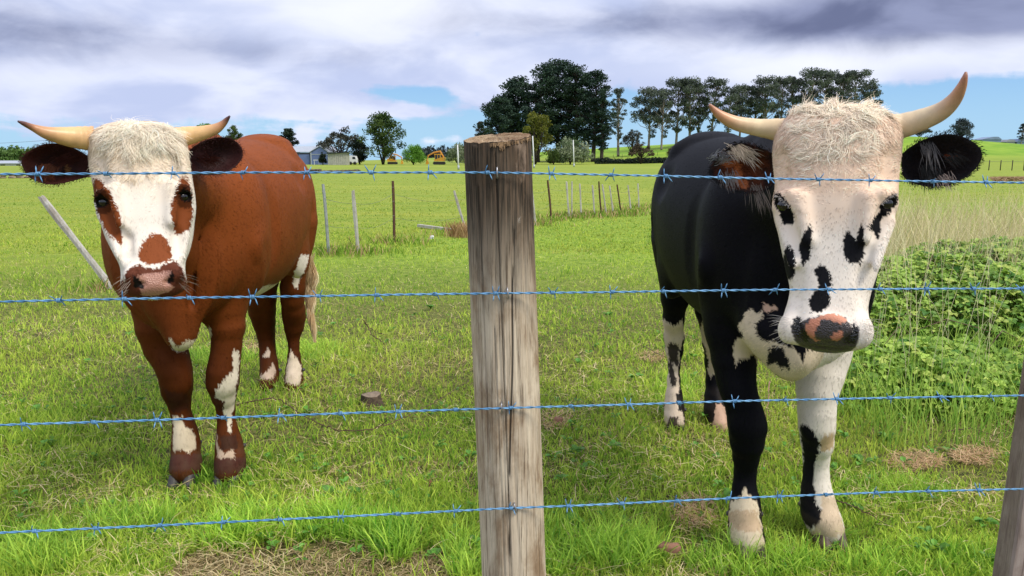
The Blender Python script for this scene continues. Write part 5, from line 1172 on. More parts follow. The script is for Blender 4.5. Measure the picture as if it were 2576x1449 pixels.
# fallen board
a_, c_ = G(1053, 574), G(1141, 583); a_ = a_ + (0, 0, .05); c_ = c_ + (0, 0, .03); mb = MB(); d = unit(c_ - a_); s_ = np.array([-d[1], d[0], 0]); h_ = .024
mb.addv([a_ + s_ * e * .035 + np.array([0, 0, h_ * g_]) for e in (-1, 1) for g_ in (-1, 1)] + [c_ + s_ * e * .035 + np.array([0, 0, h_ * g_]) for e in (-1, 1) for g_ in (-1, 1)],
        [(0, 1, 3, 2), (4, 6, 7, 5), (0, 4, 5, 1), (2, 3, 7, 6), (0, 2, 6, 4), (1, 5, 7, 3)])
tag(mb.build('fallen_board', PALE, None, smooth=False, loc=(0, 0, 0)), 'bleached board lying in the grass beside the dry tuft', 'board')
# stump, litter, bark, sticks
c_ = G(932, 1018); rt = empty('tree_stump', tuple(c_), 'small sawn grey stump in the grass right of the brown steer', 'stump'); mb = MB(); n = 20; vs = []
for i, (z, k) in enumerate(((-.02, 1.35), (.015, 1.12), (.04, 1.05), (.058, 1.0))):
    for a_ in range(n): an = 2 * math.pi * a_ / n; rr = .050 * k * (1 + .09 * math.sin(3 * an + 1) + .06 * math.sin(7 * an) + .03 * math.sin(11 * an + i)); vs.append(c_ + (math.cos(an) * rr, math.sin(an) * rr, z + (.006 * math.sin(an * 2) if i == 3 else 0)))
mb.addv(vs, [(i * n + k, i * n + (k + 1) % n, (i + 1) * n + (k + 1) % n, (i + 1) * n + k) for i in range(3) for k in range(n)])
mb.build('bark', simple('stump_bark', (.11, .075, .05), .9, var=.6, scale=50, bump=.8), rt)
mb = MB(); mb.addv([np.array(v) - (0, 0, .001) for v in vs[-n:]] + [c_ + (0, 0, .059)], [(k, (k + 1) % n, n) for k in range(n)]); mb.build('cut_face', simple('stump_top', (.26, .20, .14), .85, var=.4, scale=45), rt)
TW = simple('brown_stem', (.13, .07, .04), .75, var=.5, scale=60)
def stem(name, pts, r, label, cat, z=.02, m=TW, side=0):
    Q_ = [G(x, y, zz) for x, y, zz in pts]; Sx = resamp([(i, *q) for i, q in enumerate(Q_)], len(pts) * 8); cs = [np.array(q[1:]) + rng.normal(0, .0025, 3) for q in Sx]
    mb = MB().tube(cs, list(np.linspace(r, r * .5, len(cs))), 6)
    for k in range(side):
        j = random.randint(4, len(cs) - 4); d = unit(rng.normal(0, 1, 3) * (1, 1, .5) + (0, 0, .6)); L2 = random.uniform(.03, .09)
        mb.tube([cs[j], cs[j] + d * L2 * .5, cs[j] + d * L2 + rng.normal(0, .01, 3)], [r * .6, r * .5, r * .25], 5)
    tag(mb.build(name, m, None, loc=(0, 0, 0)), label, cat)
stem('bramble_runner', [(590, 1020, .03), (650, 1006, .06), (700, 1005, .05), (740, 1030, .05), (790, 1060, .04), (860, 1083, .035), (940, 1078, .04), (1000, 1058, .05), (1060, 1030, .06), (1120, 995, .05), (1180, 955, .03)], .0035, 'long bare brown runner curving over the grass past the small stump', 'stem', side=3)
stem('dead_twig', [(914, 805, .16), (925, 822, .10), (935, 840, .07), (945, 850, .05), (965, 862, .04), (985, 900, .02)], .0035, 'dead forked weed twig standing in the grass above the stump', 'twig', side=8)
stem('dead_twig', [(916, 812, .12), (930, 825, .09), (955, 838, .05), (975, 842, .03)], .003, 'short dead twig lying against the forked weed twig', 'twig', side=5)
stem('bark_strip', [(1080, 1212, .05), (1082, 1235, .03), (1085, 1262, .01)], .0075, 'short upright strip of brown bark left of the round post', 'bark', m=simple('bark_red', (.20, .085, .04), .9, var=.5, scale=50))
stem('bramble_runner', [(2030, 1240, .05), (2110, 1262, .05), (2170, 1285, .04), (2230, 1322, .02)], .003, 'thin brown runner beside the black steer\'s white foreleg', 'stem')
stem('bramble_runner', [(1935, 960, .06), (1932, 1010, .05), (1925, 1050, .02)], .0035, 'pinkish bare stem standing between the black steer\'s forelegs', 'stem', m=simple('pink_stem', (.32, .17, .12), .8, scale=40))
stem('bramble_runner', [(1620, 870, .05), (1665, 895, .06), (1700, 905, .05), (1740, 925, .03)], .0025, 'small dark runner in the grass left of the black steer\'s hind legs', 'stem', side=4)
stem('bramble_runner', [(2380, 1085, .05), (2440, 1078, .06), (2500, 1095, .04)], .003, 'thin runner in the grass near the square post', 'stem')
def chip(px, py, r, label, m, cat, asp=.7, h_=.012, seed=1):
    c_ = G(px, py, .045); rs = np.random.default_rng(seed); n = 14; mb = MB(); vs = []
    for z, k in ((-.010, .9), (h_ * .3, 1.0), (h_, .86)):
        for a_ in range(n): an = 2 * math.pi * a_ / n; rr = r * k * (1 + .18 * math.sin(2 * an + seed) + .12 * math.sin(5 * an + seed * 2)); vs.append(c_ + (math.cos(an) * rr, math.sin(an) * rr * asp, z + .012 * math.cos(an) * seed % .013))
    mb.addv(vs, [(i * n + k, i * n + (k + 1) % n, (i + 1) * n + (k + 1) % n, (i + 1) * n + k) for i in range(2) for k in range(n)] + [tuple(2 * n + k for k in range(n))])
    tag(mb.build(label.split('|')[0], m, None, loc=(0, 0, 0)), label.split('|')[1], cat)
chip(1683, 1382, .032, 'wood_chip|flat reddish brown wood chip in the grass left of the black steer\'s forefoot', simple('chip_brown', (.34, .17, .11), .85, scale=40), 'wood chip', .55, .012, 2)
chip(1086, 600, .035, 'litter_scrap|small crumpled white scrap lying below the fallen board', simple('litter_white', (.75, .75, .75), .6, var=.1), 'litter', .8, .04, 3)
chip(1405, 1058, .022, 'wood_chip|small reddish chip in the grass just right of the round post', simple('chip_red', (.40, .20, .13), .85, scale=40), 'wood chip', .5, .01, 4)
# ------------------------------------------------------------------ brambles and rank grass on the right
LEAF = attr_mat('bramble_leaves', .5, .25, spec=.35)
def leaf_mesh(name, c0, nrm, dirn, size, colr):
    """folded oval leaves: 2 x 3 faces"""
    n = len(c0); side = unit(np.cross(dirn, nrm)); L = size[:, None]; rows = []
    prof = [(0, .0, 0), (.3, .36, .05), (.65, .34, .04), (1.0, 0, -.08)]
    base = c0; P_ = {}
    mid = [base + dirn * L * s_ + nrm * L * (u - .05) for s_, w_, u in prof]
    Lp = [base + dirn * L * s_ - side * L * w_ + nrm * L * (u + .10) for s_, w_, u in prof[1:3]]; Rp = [base + dirn * L * s_ + side * L * w_ + nrm * L * (u + .10) for s_, w_, u in prof[1:3]]
    V = np.stack(mid + Lp + Rp, 1).reshape(-1, 3); b_ = (np.arange(n) * 8)[:, None]
    q = np.concatenate([b_ + np.array([[1, 2, 5, 4]]), b_ + np.array([[2, 1, 6, 7]])]); t_ = np.concatenate([b_ + np.array([[0, 1, 4]]), b_ + np.array([[1, 0, 6]]), b_ + np.array([[2, 3, 5]]), b_ + np.array([[3, 2, 7]])])
    return npmesh(name, V, [q, t_], np.repeat(colr, 8, 0), smooth=False)
def mound(x, y):
    """height of the bramble thicket"""
    d = np.hypot((x - 3.1) / 1.5, (y - 5.3) / 1.05); h = .58 * np.clip(1 - d ** 2.2, 0, 1) ** .6
    d2 = np.hypot((x - 4.1) / 1.3, (y - 6.3) / 1.2); h = np.maximum(h, .62 * np.clip(1 - d2 ** 2.2, 0, 1) ** .6)
    d3 = np.hypot((x - 2.35) / .75, (y - 4.1) / .55); h = np.maximum(h, .26 * np.clip(1 - d3 ** 2, 0, 1) ** .6)
    return h * (.72 + .5 * vnoise(x, y, 61, 2.3))
def bramble(n):
    x = rng.uniform(1.35, 5.6, n * 3); y = rng.uniform(3.4, 7.6, n * 3); h = mound(x, y); k = (h > .06) & (rng.random(n * 3) < .35 + h); x, y, h = x[k][:n], y[k][:n], h[k][:n]; m = len(x)
    z = h * (1 - .55 * rng.random(m) ** 2.2); grp = np.stack([x, y, z], -1)
    # three leaflets each
    an = rng.uniform(0, 2 * np.pi, m); C0 = []; D = []; N_ = []; SZ = []; CC = []
    g = np.clip(rng.normal(.5, .25, m) + (vnoise(x, y, 63, 5) - .5) * .8, 0, 1)
    col_ = lerp3((.05, .17, .014), (.42, .60, .09), g); col_[rng.random(m) < .15] = (.42, .52, .10)
    sz = rng.uniform(.022, .055, m); nr0 = unit(np.stack([rng.normal(0, .35, m), rng.normal(-.25, .35, m), np.ones(m)], -1))
    for k in (-1.15, 0, 1.15):
        d = np.stack([np.cos(an + k), np.sin(an + k), rng.normal(-.15, .2, m)], -1); d = unit(d - nr0 * (d * nr0).sum(1)[:, None]); C0.append(grp + d * .006); D.append(d); N_.append(nr0); SZ.append(sz * (1 if k == 0 else .85)); CC.append(col_ * rng.uniform(.85, 1.15, (m, 1)))
    return leaf_mesh('bramble_thicket', np.concatenate(C0), np.concatenate(N_), np.concatenate(D), np.concatenate(SZ), np.concatenate(CC))
tag(link('bramble_thicket', bramble(19000), None, LEAF), 'leafy green bramble thicket filling the ground right of the black steer', 'brambles', kind='stuff')
# arching bramble canes inside it
mb = MB()
for i in range(60):
    x, y = random.uniform(1.8, 4.6), random.uniform(3.9, 6.6); h = float(mound(np.array([x]), np.array([y]))[0])
    if h < .2: continue
    d = unit(rng.normal(0, 1, 3) * (1, .6, 0)); mb.tube([(x, y, 0), (x + d[0] * .1, y + d[1] * .1, h * .8), (x + d[0] * .4, y + d[1] * .3, h * 1.05), (x + d[0] * .7, y + d[1] * .5, h * .75)], [.004, .0035, .003, .0015], 5)
tag(mb.build('bramble_canes', TW, None, loc=(0, 0, 0)), 'thin reddish canes arching through the bramble thicket', 'canes', kind='stuff')
# small flat weeds in the pasture
def weeds(n):
    C0 = []; D = []; N_ = []; SZ = []; CC = []
    spots = [(1780, 1072, .09, 9), (1680, 880, .06, 8), (1740, 900, .06, 8), (1085, 780, .08, 12), (640, 1300, .06, 8), (2170, 1180, .07, 9), (2230, 1110, .08, 10), (2480, 1330, .08, 9), (2350, 1400, .07, 9), (1450, 1150, .05, 8), (1530, 800, .06, 10), (1600, 960, .05, 8), (1440, 1330, .06, 8), (830, 1270, .05, 7), (2150, 1040, .10, 14), (2280, 1060, .10, 14), (2400, 1010, .10, 14), (1980, 1420, .06, 8), (2540, 1000, .1, 12)]
    for i in range(n): spots.append((rng.uniform(-200, 2800), rng.uniform(760, 1440), rng.uniform(.018, .036), rng.integers(4, 8)))
    for px, py, s_, k in spots:
        s_ = min(s_, .045)
        c_ = G(px, py, 0); c_[2] = gz(c_[0], c_[1])
        for j in range(k):
            an = rng.uniform(0, 6.28); d = unit(np.array([math.cos(an), math.sin(an), rng.uniform(.1, .8)])); nr_ = unit(np.cross(np.cross(d, [0, 0, 1.]), d)); C0.append(c_ + d * s_ * .2 + (0, 0, rng.uniform(.01, .03))); D.append(d); N_.append(nr_); SZ.append(s_ * rng.uniform(.6, 1.1)); CC.append(np.array((.11, .27, .035)) * rng.uniform(.7, 1.5))
    return leaf_mesh('broadleaf_weeds', np.array(C0), np.array(N_), np.array(D), np.array(SZ), np.array(CC))
tag(link('broadleaf_weeds', weeds(420), None, LEAF), 'low broad leaved weeds scattered through the paddock grass', 'weeds', kind='stuff')
# tall dry grass behind and through the brambles
def strawset(n, xr, yr, lr, name, label, cols, wid=.003, lean=.35, zb=0., keep=None):
    x = rng.uniform(*xr, n); y = rng.uniform(*yr, n); 
    if keep is not None: k = keep(x, y); x, y = x[k], y[k]; n = len(x)
    p = np.stack([x, y, gz(x, y) + zb], -1); L = rng.uniform(*lr, n); ln = rng.normal(0, lean, n); an = rng.uniform(0, 6.28, n); h = np.stack([np.cos(an), np.sin(an), 0 * an], -1)
    d0 = unit(np.array([0.12, 0, 1]) + h * .15); d1 = unit(np.array([.2, 0, 1.]) + h * (np.abs(ln) * 2.0)[:, None]); c = lerp3(cols[0], cols[1], rng.random(n))
    sd = np.tile([1., 0, 0], (n, 1)); Vv, q_, tr, C, m = strands(p, d0, d1, L, wid, sd, c, 4, c * 1.1, .5)
    tag(link(name, npmesh(name, Vv, [q_, tr], C, smooth=False), None, STR), label, 'grass', kind='stuff')
strawset(9500, (2.3, 10), (5.0, 11.5), (.5, 1.1), 'tall_dry_grass', 'tall pale seeding grass behind the bramble thicket', ((.46, .38, .18), (.72, .64, .40)), .0042, .5, keep=lambda x, y: x > .40 * y + .25)
strawset(5200, (2.2, 10), (5.2, 12.5), (.2, .6), 'rank_grass', 'rank yellow green grass round the bramble thicket', ((.18, .30, .04), (.48, .52, .14)), .006, .6, keep=lambda x, y: x > .40 * y + .1)
strawset(260, (1.9, 4.6), (3.7, 6.2), (.6, 1.15), 'seed_stalks', 'scattered tall straw stalks rising through the brambles', ((.50, .46, .26), (.66, .62, .40)), .0028, .3)
strawset(5200, (1.6, 4.8), (3.2, 5.9), (.15, .46), 'rank_grass', 'tangled rank grass at the foot of the bramble thicket', ((.12, .28, .03), (.40, .54, .10)), .0048, .7, keep=lambda x, y: x > .47 * y - .1)
# tufts at the foot of the old stakes
def footgrass(n):
    R0 = []; C0 = []; L0 = []
    for (b_, t_), (q, m_, lab, ly, kd) in zip(tops, ST):
        k = int(n * (1.6 if b_[1] < 13 else 1)); s_ = .16 + .012 * b_[1]
        R0.append(b_ + rng.normal(0, 1, (k, 3)) * (s_, s_ * .6, 0)); dry = rng.random(k) < .38; c = lerp3((.10, .22, .02), (.30, .42, .06), rng.random(k)); c[dry] = lerp3((.32, .20, .09), (.55, .43, .22), rng.random(dry.sum())); C0.append(c); L0.append(rng.uniform(.06, .20, k))
    b_ = G(1150, 596); k = 260; R0.append(b_ + rng.normal(0, 1, (k, 3)) * (.11, .12, 0) + (.06, 0, 0)); C0.append(lerp3((.25, .13, .06), (.50, .34, .17), rng.random(k))); L0.append(rng.uniform(.12, .34, k))
    return np.concatenate(R0), np.concatenate(C0), np.concatenate(L0)
r0, c0, l0 = footgrass(120); n = len(r0); an = rng.uniform(0, 6.28, n); h = np.stack([np.cos(an), np.sin(an), 0 * an], -1)
Vv, q_, tr, C, m = strands(r0, unit(np.array([0, 0, 1.]) + h * .3), unit(np.array([0, 0, .7]) + h * rng.uniform(.2, 1.2, (n, 1))), l0, .0035 + .0006 * r0[:, 1], np.tile([1., 0, 0], (n, 1)), c0, 3)
tag(link('fence_foot_grass', npmesh('fence_foot_grass', Vv, [q_, tr], C, smooth=False), None, STR), 'unmown tufts and dead grass round the feet of the old stakes', 'grass', kind='stuff')

# ------------------------------------------------------------------ trees
TLEAF = attr_mat('tree_leaves', .6, .2, spec=.25)
BARKP = simple('gum_bark', (.30, .25, .21), .85, var=.45, scale=1.2)
BARKD = simple('pine_bark', (.055, .042, .034), .9, var=.4, scale=1.5)
def cards(name, cen, rad, per, size, cols, rs, flat=0., up=.0, hang=0.):
    """leaf sprays: short bent blades of foliage filling clumps"""
    C0 = []; SZ = []; CC = []
    for c_, r_, k in zip(cen, rad, per):
        q = rs.normal(0, 1, (k, 3)); q /= np.linalg.norm(q, axis=1)[:, None]; q *= (rs.random(k) ** .45)[:, None]; C0.append(np.array(c_) + q * np.array(r_)); t_ = np.clip(rs.random() * .75 + rs.normal(0, .18, k) , 0, 1); CC.append(np.array(cols[0])[None] * (1 - t_[:, None]) + np.array(cols[1])[None] * t_[:, None])
    C0 = np.concatenate(C0); CC = np.concatenate(CC); n = len(C0); sz = rs.uniform(.6, 1.4, n) * size
    d = unit(rs.normal(0, 1, (n, 3)) * (1, 1, 1 - flat) - np.array([0, 0, hang])); nr = unit(rs.normal(0, 1, (n, 3)) + np.array([0, 0, up])); nr = unit(nr - d * (nr * d).sum(1)[:, None]); s_ = np.cross(d, nr)
    a = C0 - d * sz[:, None] * .5; V = np.stack([a, C0 - s_ * sz[:, None] * .28 + nr * sz[:, None] * .08, C0 + d * sz[:, None] * .5, C0 + s_ * sz[:, None] * .28 + nr * sz[:, None] * .08], 1).reshape(-1, 3)
    q_ = (np.arange(n) * 4)[:, None] + np.array([[0, 1, 2, 3]]); return npmesh(name, V, [q_], np.repeat(CC, 4, 0), smooth=False)
def tree_meshes(kind, h, w, seed, cols):
    """returns (trunk builder, crown mesh) in tree space"""
    rs = np.random.default_rng(seed); mb = MB(); cen = []; rad = []; per = []
    if kind in ('cypress', 'bare', 'shrub'): mb.tube([(0, 0, -.3), (.02 * w, 0, h * .3), (0, .02 * w, h * (.55 if kind == 'shrub' else .8))], [h * .022 + .05, h * .017 + .04, .03], 7)
    def limb(p0, p1, r0, r1, sag=.1):
        p0, p1 = np.array(p0, float), np.array(p1, float); m_ = (p0 + p1) / 2 + rs.normal(0, .05, 3) * np.linalg.norm(p1 - p0) + (0, 0, -sag * np.linalg.norm(p1 - p0)); mb.tube([p0, m_, p1], [r0, (r0 + r1) / 2, r1], 6)
    lean = rs.normal(0, .03, 2) * h
    tp = lambda f: np.array([lean[0] * f ** 1.5 + math.sin(f * 4 + seed) * .008 * h, lean[1] * f ** 1.5, f * h])
    if kind == 'gum':        # tall bare trunk, open clumps held high
        tr = h * .013 + .08; mb.tube([tp(f) for f in np.linspace(0, .93, 26)], list(np.linspace(tr * 1.3, tr * .25, 26)), 8)
        N_ = 58
        for i in range(N_):
            f = .22 + .74 * rs.random() ** .8; a_ = rs.uniform(0, 6.28); env = math.sin(math.pi * np.clip((f - .22) / .80, 0, 1)) ** .6; rr = w / 2 * env * rs.uniform(.35, 1.0)
            if f < .5 and rs.random() < .4: continue
            c_ = tp(f) + (math.cos(a_) * rr, math.sin(a_) * rr, rs.uniform(0, .06) * h); limb(tp(max(f - .16, .2)), c_, tr * .38, tr * .08, .05)
            cen.append(c_); q = w * rs.uniform(.08, .15); rad.append((q, q, q * .62)); per.append(90)
        for i in range(9): q = w * .15; cen.append(tp(.97) + rs.normal(0, 1, 3) * (w * .14, w * .14, h * .02)); rad.append((q, q, q * .7)); per.append(90)
        size = .036 * w + .12
    elif kind == 'pine':     # dark pine with level, upturned limbs
        tr = h * .016 + .12; mb.tube([tp(f) for f in np.linspace(0, .98, 26)], list(np.linspace(tr * 1.3, tr * .15, 26)), 8)
        N_ = 105
        for i in range(N_):
            f = .16 + .84 * (i + rs.random()) / N_; a_ = rs.uniform(0, 6.28); env = np.clip((1.04 - f) / .62, 0, 1) ** .55 * np.clip((f - .02) / .35, .45, 1); rr = w / 2 * env * rs.uniform(.3, 1.0)
            c_ = tp(min(f, .99)) + (math.cos(a_) * rr, math.sin(a_) * rr, rr * .22); limb(tp(f * .96), c_, tr * .3, tr * .06, .06)
            q = w * rs.uniform(.085, .14); cen.append(c_); rad.append((q, q, q * .52)); per.append(85)
            if rr > w * .22: cen.append(tp(f) * .45 + c_ * .55); rad.append((q * .9, q * .9, q * .45)); per.append(45)
        size = .030 * w + .14
    elif kind == 'cypress':  # broad irregular evergreen, foliage to the ground on several stems
        tr = h * .02 + .05
        for s_ in range(4): a_ = rs.uniform(0, 6.28); limb((0, 0, -.1), (math.cos(a_) * w * .16, math.sin(a_) * w * .16, h * rs.uniform(.55, .85)), tr, tr * .2, -.02)
        for i in range(52):
            f = .14 + .84 * rs.random() ** .8; a_ = rs.uniform(0, 6.28); env = math.sin(math.pi * np.clip(f ** .8 * .93 + .05, 0, 1)) ** .7; rr = w / 2 * env * rs.uniform(.15, 1.0); q = w * rs.uniform(.10, .17)
            cen.append(np.array([math.cos(a_) * rr + w * .10 * (.5 - f) * (seed % 3 - 1), math.sin(a_) * rr, f * h])); rad.append((q, q, q * .75)); per.append(110); limb((0, 0, f * h * .55), cen[-1], tr * .35, tr * .08)
        size = .034 * w + .10
    elif kind == 'bare':     # open spreading crown, fine twigs showing
        tr = h * .02 + .05
        for s_ in range(7): a_ = rs.uniform(0, 6.28); limb((0, 0, -.05), (math.cos(a_) * w * .30, math.sin(a_) * w * .30, h * rs.uniform(.5, .8)), tr * .8, tr * .2, -.06)
        for i in range(60):
            a_ = rs.uniform(0, 6.28); u = rs.random() ** .5; f = .28 + .66 * math.sqrt(max(1 - (u * .98) ** 2, 0)) * rs.uniform(.55, 1); q = w * rs.uniform(.06, .105); c_ = np.array([math.cos(a_) * u * w * .47, math.sin(a_) * u * w * .47, f * h]); cen.append(c_); rad.append((q, q, q * .6)); per.append(60); limb((0, 0, min(c_[2] * .55, h * .5)), c_, tr * .25, tr * .06)
        size = .030 * w + .08
    else:                    # rounded shrub
        tr = h * .02 + .04
        for s_ in range(5): a_ = rs.uniform(0, 6.28); limb((0, 0, h * .05), (math.cos(a_) * w * .25, math.sin(a_) * w * .25, h * .6), tr, tr * .3)
        for i in range(60):
            q_ = rs.normal(0, 1, 3); q_ /= np.linalg.norm(q_); q_[2] = abs(q_[2]); u = rs.uniform(.55, .9); q = w * rs.uniform(.10, .16); cen.append(np.array([q_[0] * w * .42 * u, q_[1] * w * .42 * u, h * (.16 + .72 * q_[2] * u)])); rad.append((q, q, min(q, h * .16))); per.append(110)
        size = .030 * w + .07
    hang = .5 if kind == 'gum' else .0
    return mb, cards('crown', cen, rad, per, size, cols, rs, flat=.5 if kind == 'pine' else 0, up=.5, hang=hang)
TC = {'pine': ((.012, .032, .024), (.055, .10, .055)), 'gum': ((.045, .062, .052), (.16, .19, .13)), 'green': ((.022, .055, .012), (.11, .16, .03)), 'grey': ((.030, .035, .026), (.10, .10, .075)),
      'lime': ((.07, .19, .015), (.20, .42, .05)), 'yellow': ((.06, .08, .010), (.26, .26, .03)), 'blossom': ((.05, .10, .03), (.42, .46, .30)), 'brown': ((.06, .045, .028), (.16, .12, .075)), 'far': ((.03, .045, .05), (.07, .09, .09)), 'dark': ((.008, .018, .012), (.035, .06, .03))}
def place_tree(px, py0, py1, wpx, Y, kind, colk, name, label, cat='tree', group=None, seed=0, bark=None):
    """px: centre; py1: foot line, py0: top, in photo positions; Y distance in metres"""
    x = P(px, py1, Y)[0]; z = float(gz(x, Y)); top = P(px, py0, Y)[2]; h = top - z; w_ = wpx / F * Y * 1.0
    mb, cm_ = tree_meshes(kind, h, w_, seed, TC[colk]); root_ = empty(name, (x, Y, z), label, cat, group); me = pymesh('trunk', mb.v, mb.f); link('trunk', me, root_, bark or (BARKP if kind == 'gum' else BARKD), loc=(0, 0, 0))
    link('crown', cm_, root_, TLEAF, loc=(0, 0, 0)); return root_, h, w_
def copy_tree(root_, px, py0, Y, h0, label, sx=1.0, rz=0.):
    x = P(px, 400, Y)[0]; z = float(gz(x, Y)); h = P(px, py0, Y)[2] - z; k = h / h0
    r = root_.copy(); COL.objects.link(r); r['label'] = label; r.location = (x, Y, z); r.scale = (k * sx, k * sx, k); r.rotation_euler.z = rz
    for ch in root_.children: c_ = ch.copy(); COL.objects.link(c_); c_.parent = r
# the dark pines behind the round post
GP = 'dark pines in the tall clump behind the round post'
for px, y0, wp, Y, sd, lab in ((1256, 250, 130, 212, 1, 'low outermost dark pine at the left foot of the tall clump'), (1304, 200, 150, 218, 2, 'dark pine sloping up the left flank of the tall clump'), (1352, 168, 150, 214, 3, 'tall dark pine left of the gap in the clump'),
                               (1405, 156, 150, 220, 4, 'tallest dark pine at the middle of the clump'), (1450, 172, 145, 212, 5, 'dark pine right of the tallest with bare trunk showing'), (1492, 180, 120, 206, 6, 'full dark pine with limbs to the ground at the right of the clump'), (1512, 232, 62, 202, 7, 'short dark pine on the outer right edge of the clump')):
    place_tree(px, y0, 412, wp, Y, 'pine', 'pine', 'pine_tree', lab, 'pine tree', GP, sd)
# the row of gums on the rise
GG = 'tall gums in the row on the rise'
g1, h1, _ = place_tree(1632, 226, 400, 94, 262, 'gum', 'gum', 'gum_tree', 'leaning gum with a wide low crown at the left end of the row', 'gum tree', GG, 11)
g2, h2, _ = place_tree(1700, 200, 400, 92, 262, 'gum', 'gum', 'gum_tree', 'tall gum with a domed crown, third from the left end of the row', 'gum tree', GG, 12)
g3, h3, _ = place_tree(1785, 202, 400, 78, 262, 'gum', 'gum', 'gum_tree', 'slim gum standing a little apart left of the near horn tip', 'gum tree', GG, 13)
lst = [(g1, h1, 1664, 232, 'gum with thin drooping crown, second from the left end of the row'), (g2, h2, 1733, 200, 'broad topped gum, fourth from the left end of the row'), (g3, h3, 1756, 215, 'narrow gum wedged beside the broad topped fourth one'), (g1, h1, 1828, 224, 'gum with a flat crown just above the left horn of the black steer'),
       (g2, h2, 1858, 216, 'gum with a pale forked trunk right of the flat crowned one'), (g3, h3, 1890, 222, 'small crowned gum in the middle of the row'), (g1, h1, 1922, 198, 'tall gum rising above its neighbours in the middle of the row'), (g2, h2, 1960, 196, 'gum with dense crown left of the cream hair tuft'),
       (g3, h3, 1992, 198, 'gum directly left of the highest crowns'), (g1, h1, 2030, 178, 'highest crowned gum above the cream poll hair'), (g2, h2, 2068, 180, 'gum just right of the highest one in the row'), (g3, h3, 2103, 186, 'gum with tight round crown above the steer\'s forehead'), (g2, h2, 2140, 180, 'broad dark gum second from the right end of the row'), (g1, h1, 2168, 215, 'low wide gum at the right end of the row')]
for i, (g_, h_, px, y0, lab) in enumerate(lst): copy_tree(g_, px, y0, 262 + (i * 37 % 11) - 4, h_, lab, 1.0 + (i * 53 % 7 - 3) * .04, i * 1.3)
place_tree(1554, 224, 392, 50, 240, 'gum', 'gum', 'gum_tree', 'tall slender gum standing alone just right of the dark pines', 'gum tree', None, 21)
place_tree(1590, 318, 398, 62, 236, 'bare', 'grey', 'bushy_tree', 'low grey green tree below the slender lone gum', 'tree', None, 22)
place_tree(1212, 306, 400, 44, 226, 'cypress', 'brown', 'bushy_tree', 'small brownish tree peeping over the left edge of the round post', 'tree', None, 23)
place_tree(1346, 284, 412, 96, 172, 'cypress', 'yellow', 'yellow_tree', 'yellow green tree in front of the dark pines beside the round post', 'tree', None, 24)
place_tree(1434, 333, 412, 128, 168, 'shrub', 'blossom', 'flowering_shrub', 'big rounded shrub with pale blossom right of the round post', 'shrub', None, 25)
place_tree(1392, 366, 412, 40, 164, 'shrub', 'green', 'green_shrub', 'small green shrub at the left foot of the blossoming one', 'shrub', None, 26)
place_tree(1152, 350, 413, 84, 168, 'shrub', 'blossom', 'grey_shrub', 'round grey green shrub left of the round post behind the goal pole', 'shrub', None, 27)
place_tree(964, 290, 414, 118, 176, 'cypress', 'green', 'evergreen_tree', 'tall pointed dark green tree left of the bright lime bush', 'tree', None, 28)
place_tree(1040, 354, 414, 72, 170, 'shrub', 'lime', 'lime_bush', 'bright lime green rounded bush between the dark tree and the digger', 'shrub', None, 30)
place_tree(858, 314, 412, 118, 182, 'bare', 'grey', 'spreading_tree', 'open grey crowned tree standing behind the small pale shed', 'tree', None, 31)
place_tree(905, 352, 413, 60, 180, 'cypress', 'dark', 'evergreen_tree', 'low dark evergreen filling the gap right of the grey crowned tree', 'tree', None, 32)
place_tree(726, 326, 398, 62, 196, 'pine', 'dark', 'pine_tree', 'small dark pine rising behind the blue shed roof', 'pine tree', None, 33)
place_tree(812, 376, 412, 26, 168, 'shrub', 'dark', 'green_shrub', 'dark bush between the blue shed and the pale shed', 'shrub', None, 34)
place_tree(786, 363, 398, 14, 200, 'shrub', 'yellow', 'yellow_tree', 'tiny yellowish treetop showing over the blue shed roof', 'tree', None, 35)
place_tree(525, 296, 405, 95, 130, 'bare', 'lime', 'leafy_tree', 'fresh green tree behind the brown steer\'s right horn', 'tree', None, 36)
place_tree(592, 316, 405, 48, 150, 'cypress', 'green', 'evergreen_tree', 'dark green tree showing above the brown steer\'s back', 'tree', None, 37)
place_tree(1612, 356, 408, 66, 172, 'bare', 'brown', 'small_tree', 'small bronze tree with forked stems at the hedge line', 'tree', None, 38)
place_tree(1698, 358, 404, 56, 200, 'shrub', 'brown', 'bronze_shrub', 'low bronze shrub just above the black steer\'s back', 'shrub', None, 39)
place_tree(2312, 322, 352, 60, 262, 'bare', 'grey', 'bushy_tree', 'pale green tree under the right horn on the far crest', 'tree', None, 40)
place_tree(2418, 302, 366, 62, 262, 'cypress', 'far', 'conifer', 'hazy blue pointed tree above the black ear on the far crest', 'tree', None, 41)
place_tree(2569, 312, 362, 26, 262, 'gum', 'far', 'gum_tree', 'thin lollipop tree at the right edge of the picture', 'tree', None, 42)
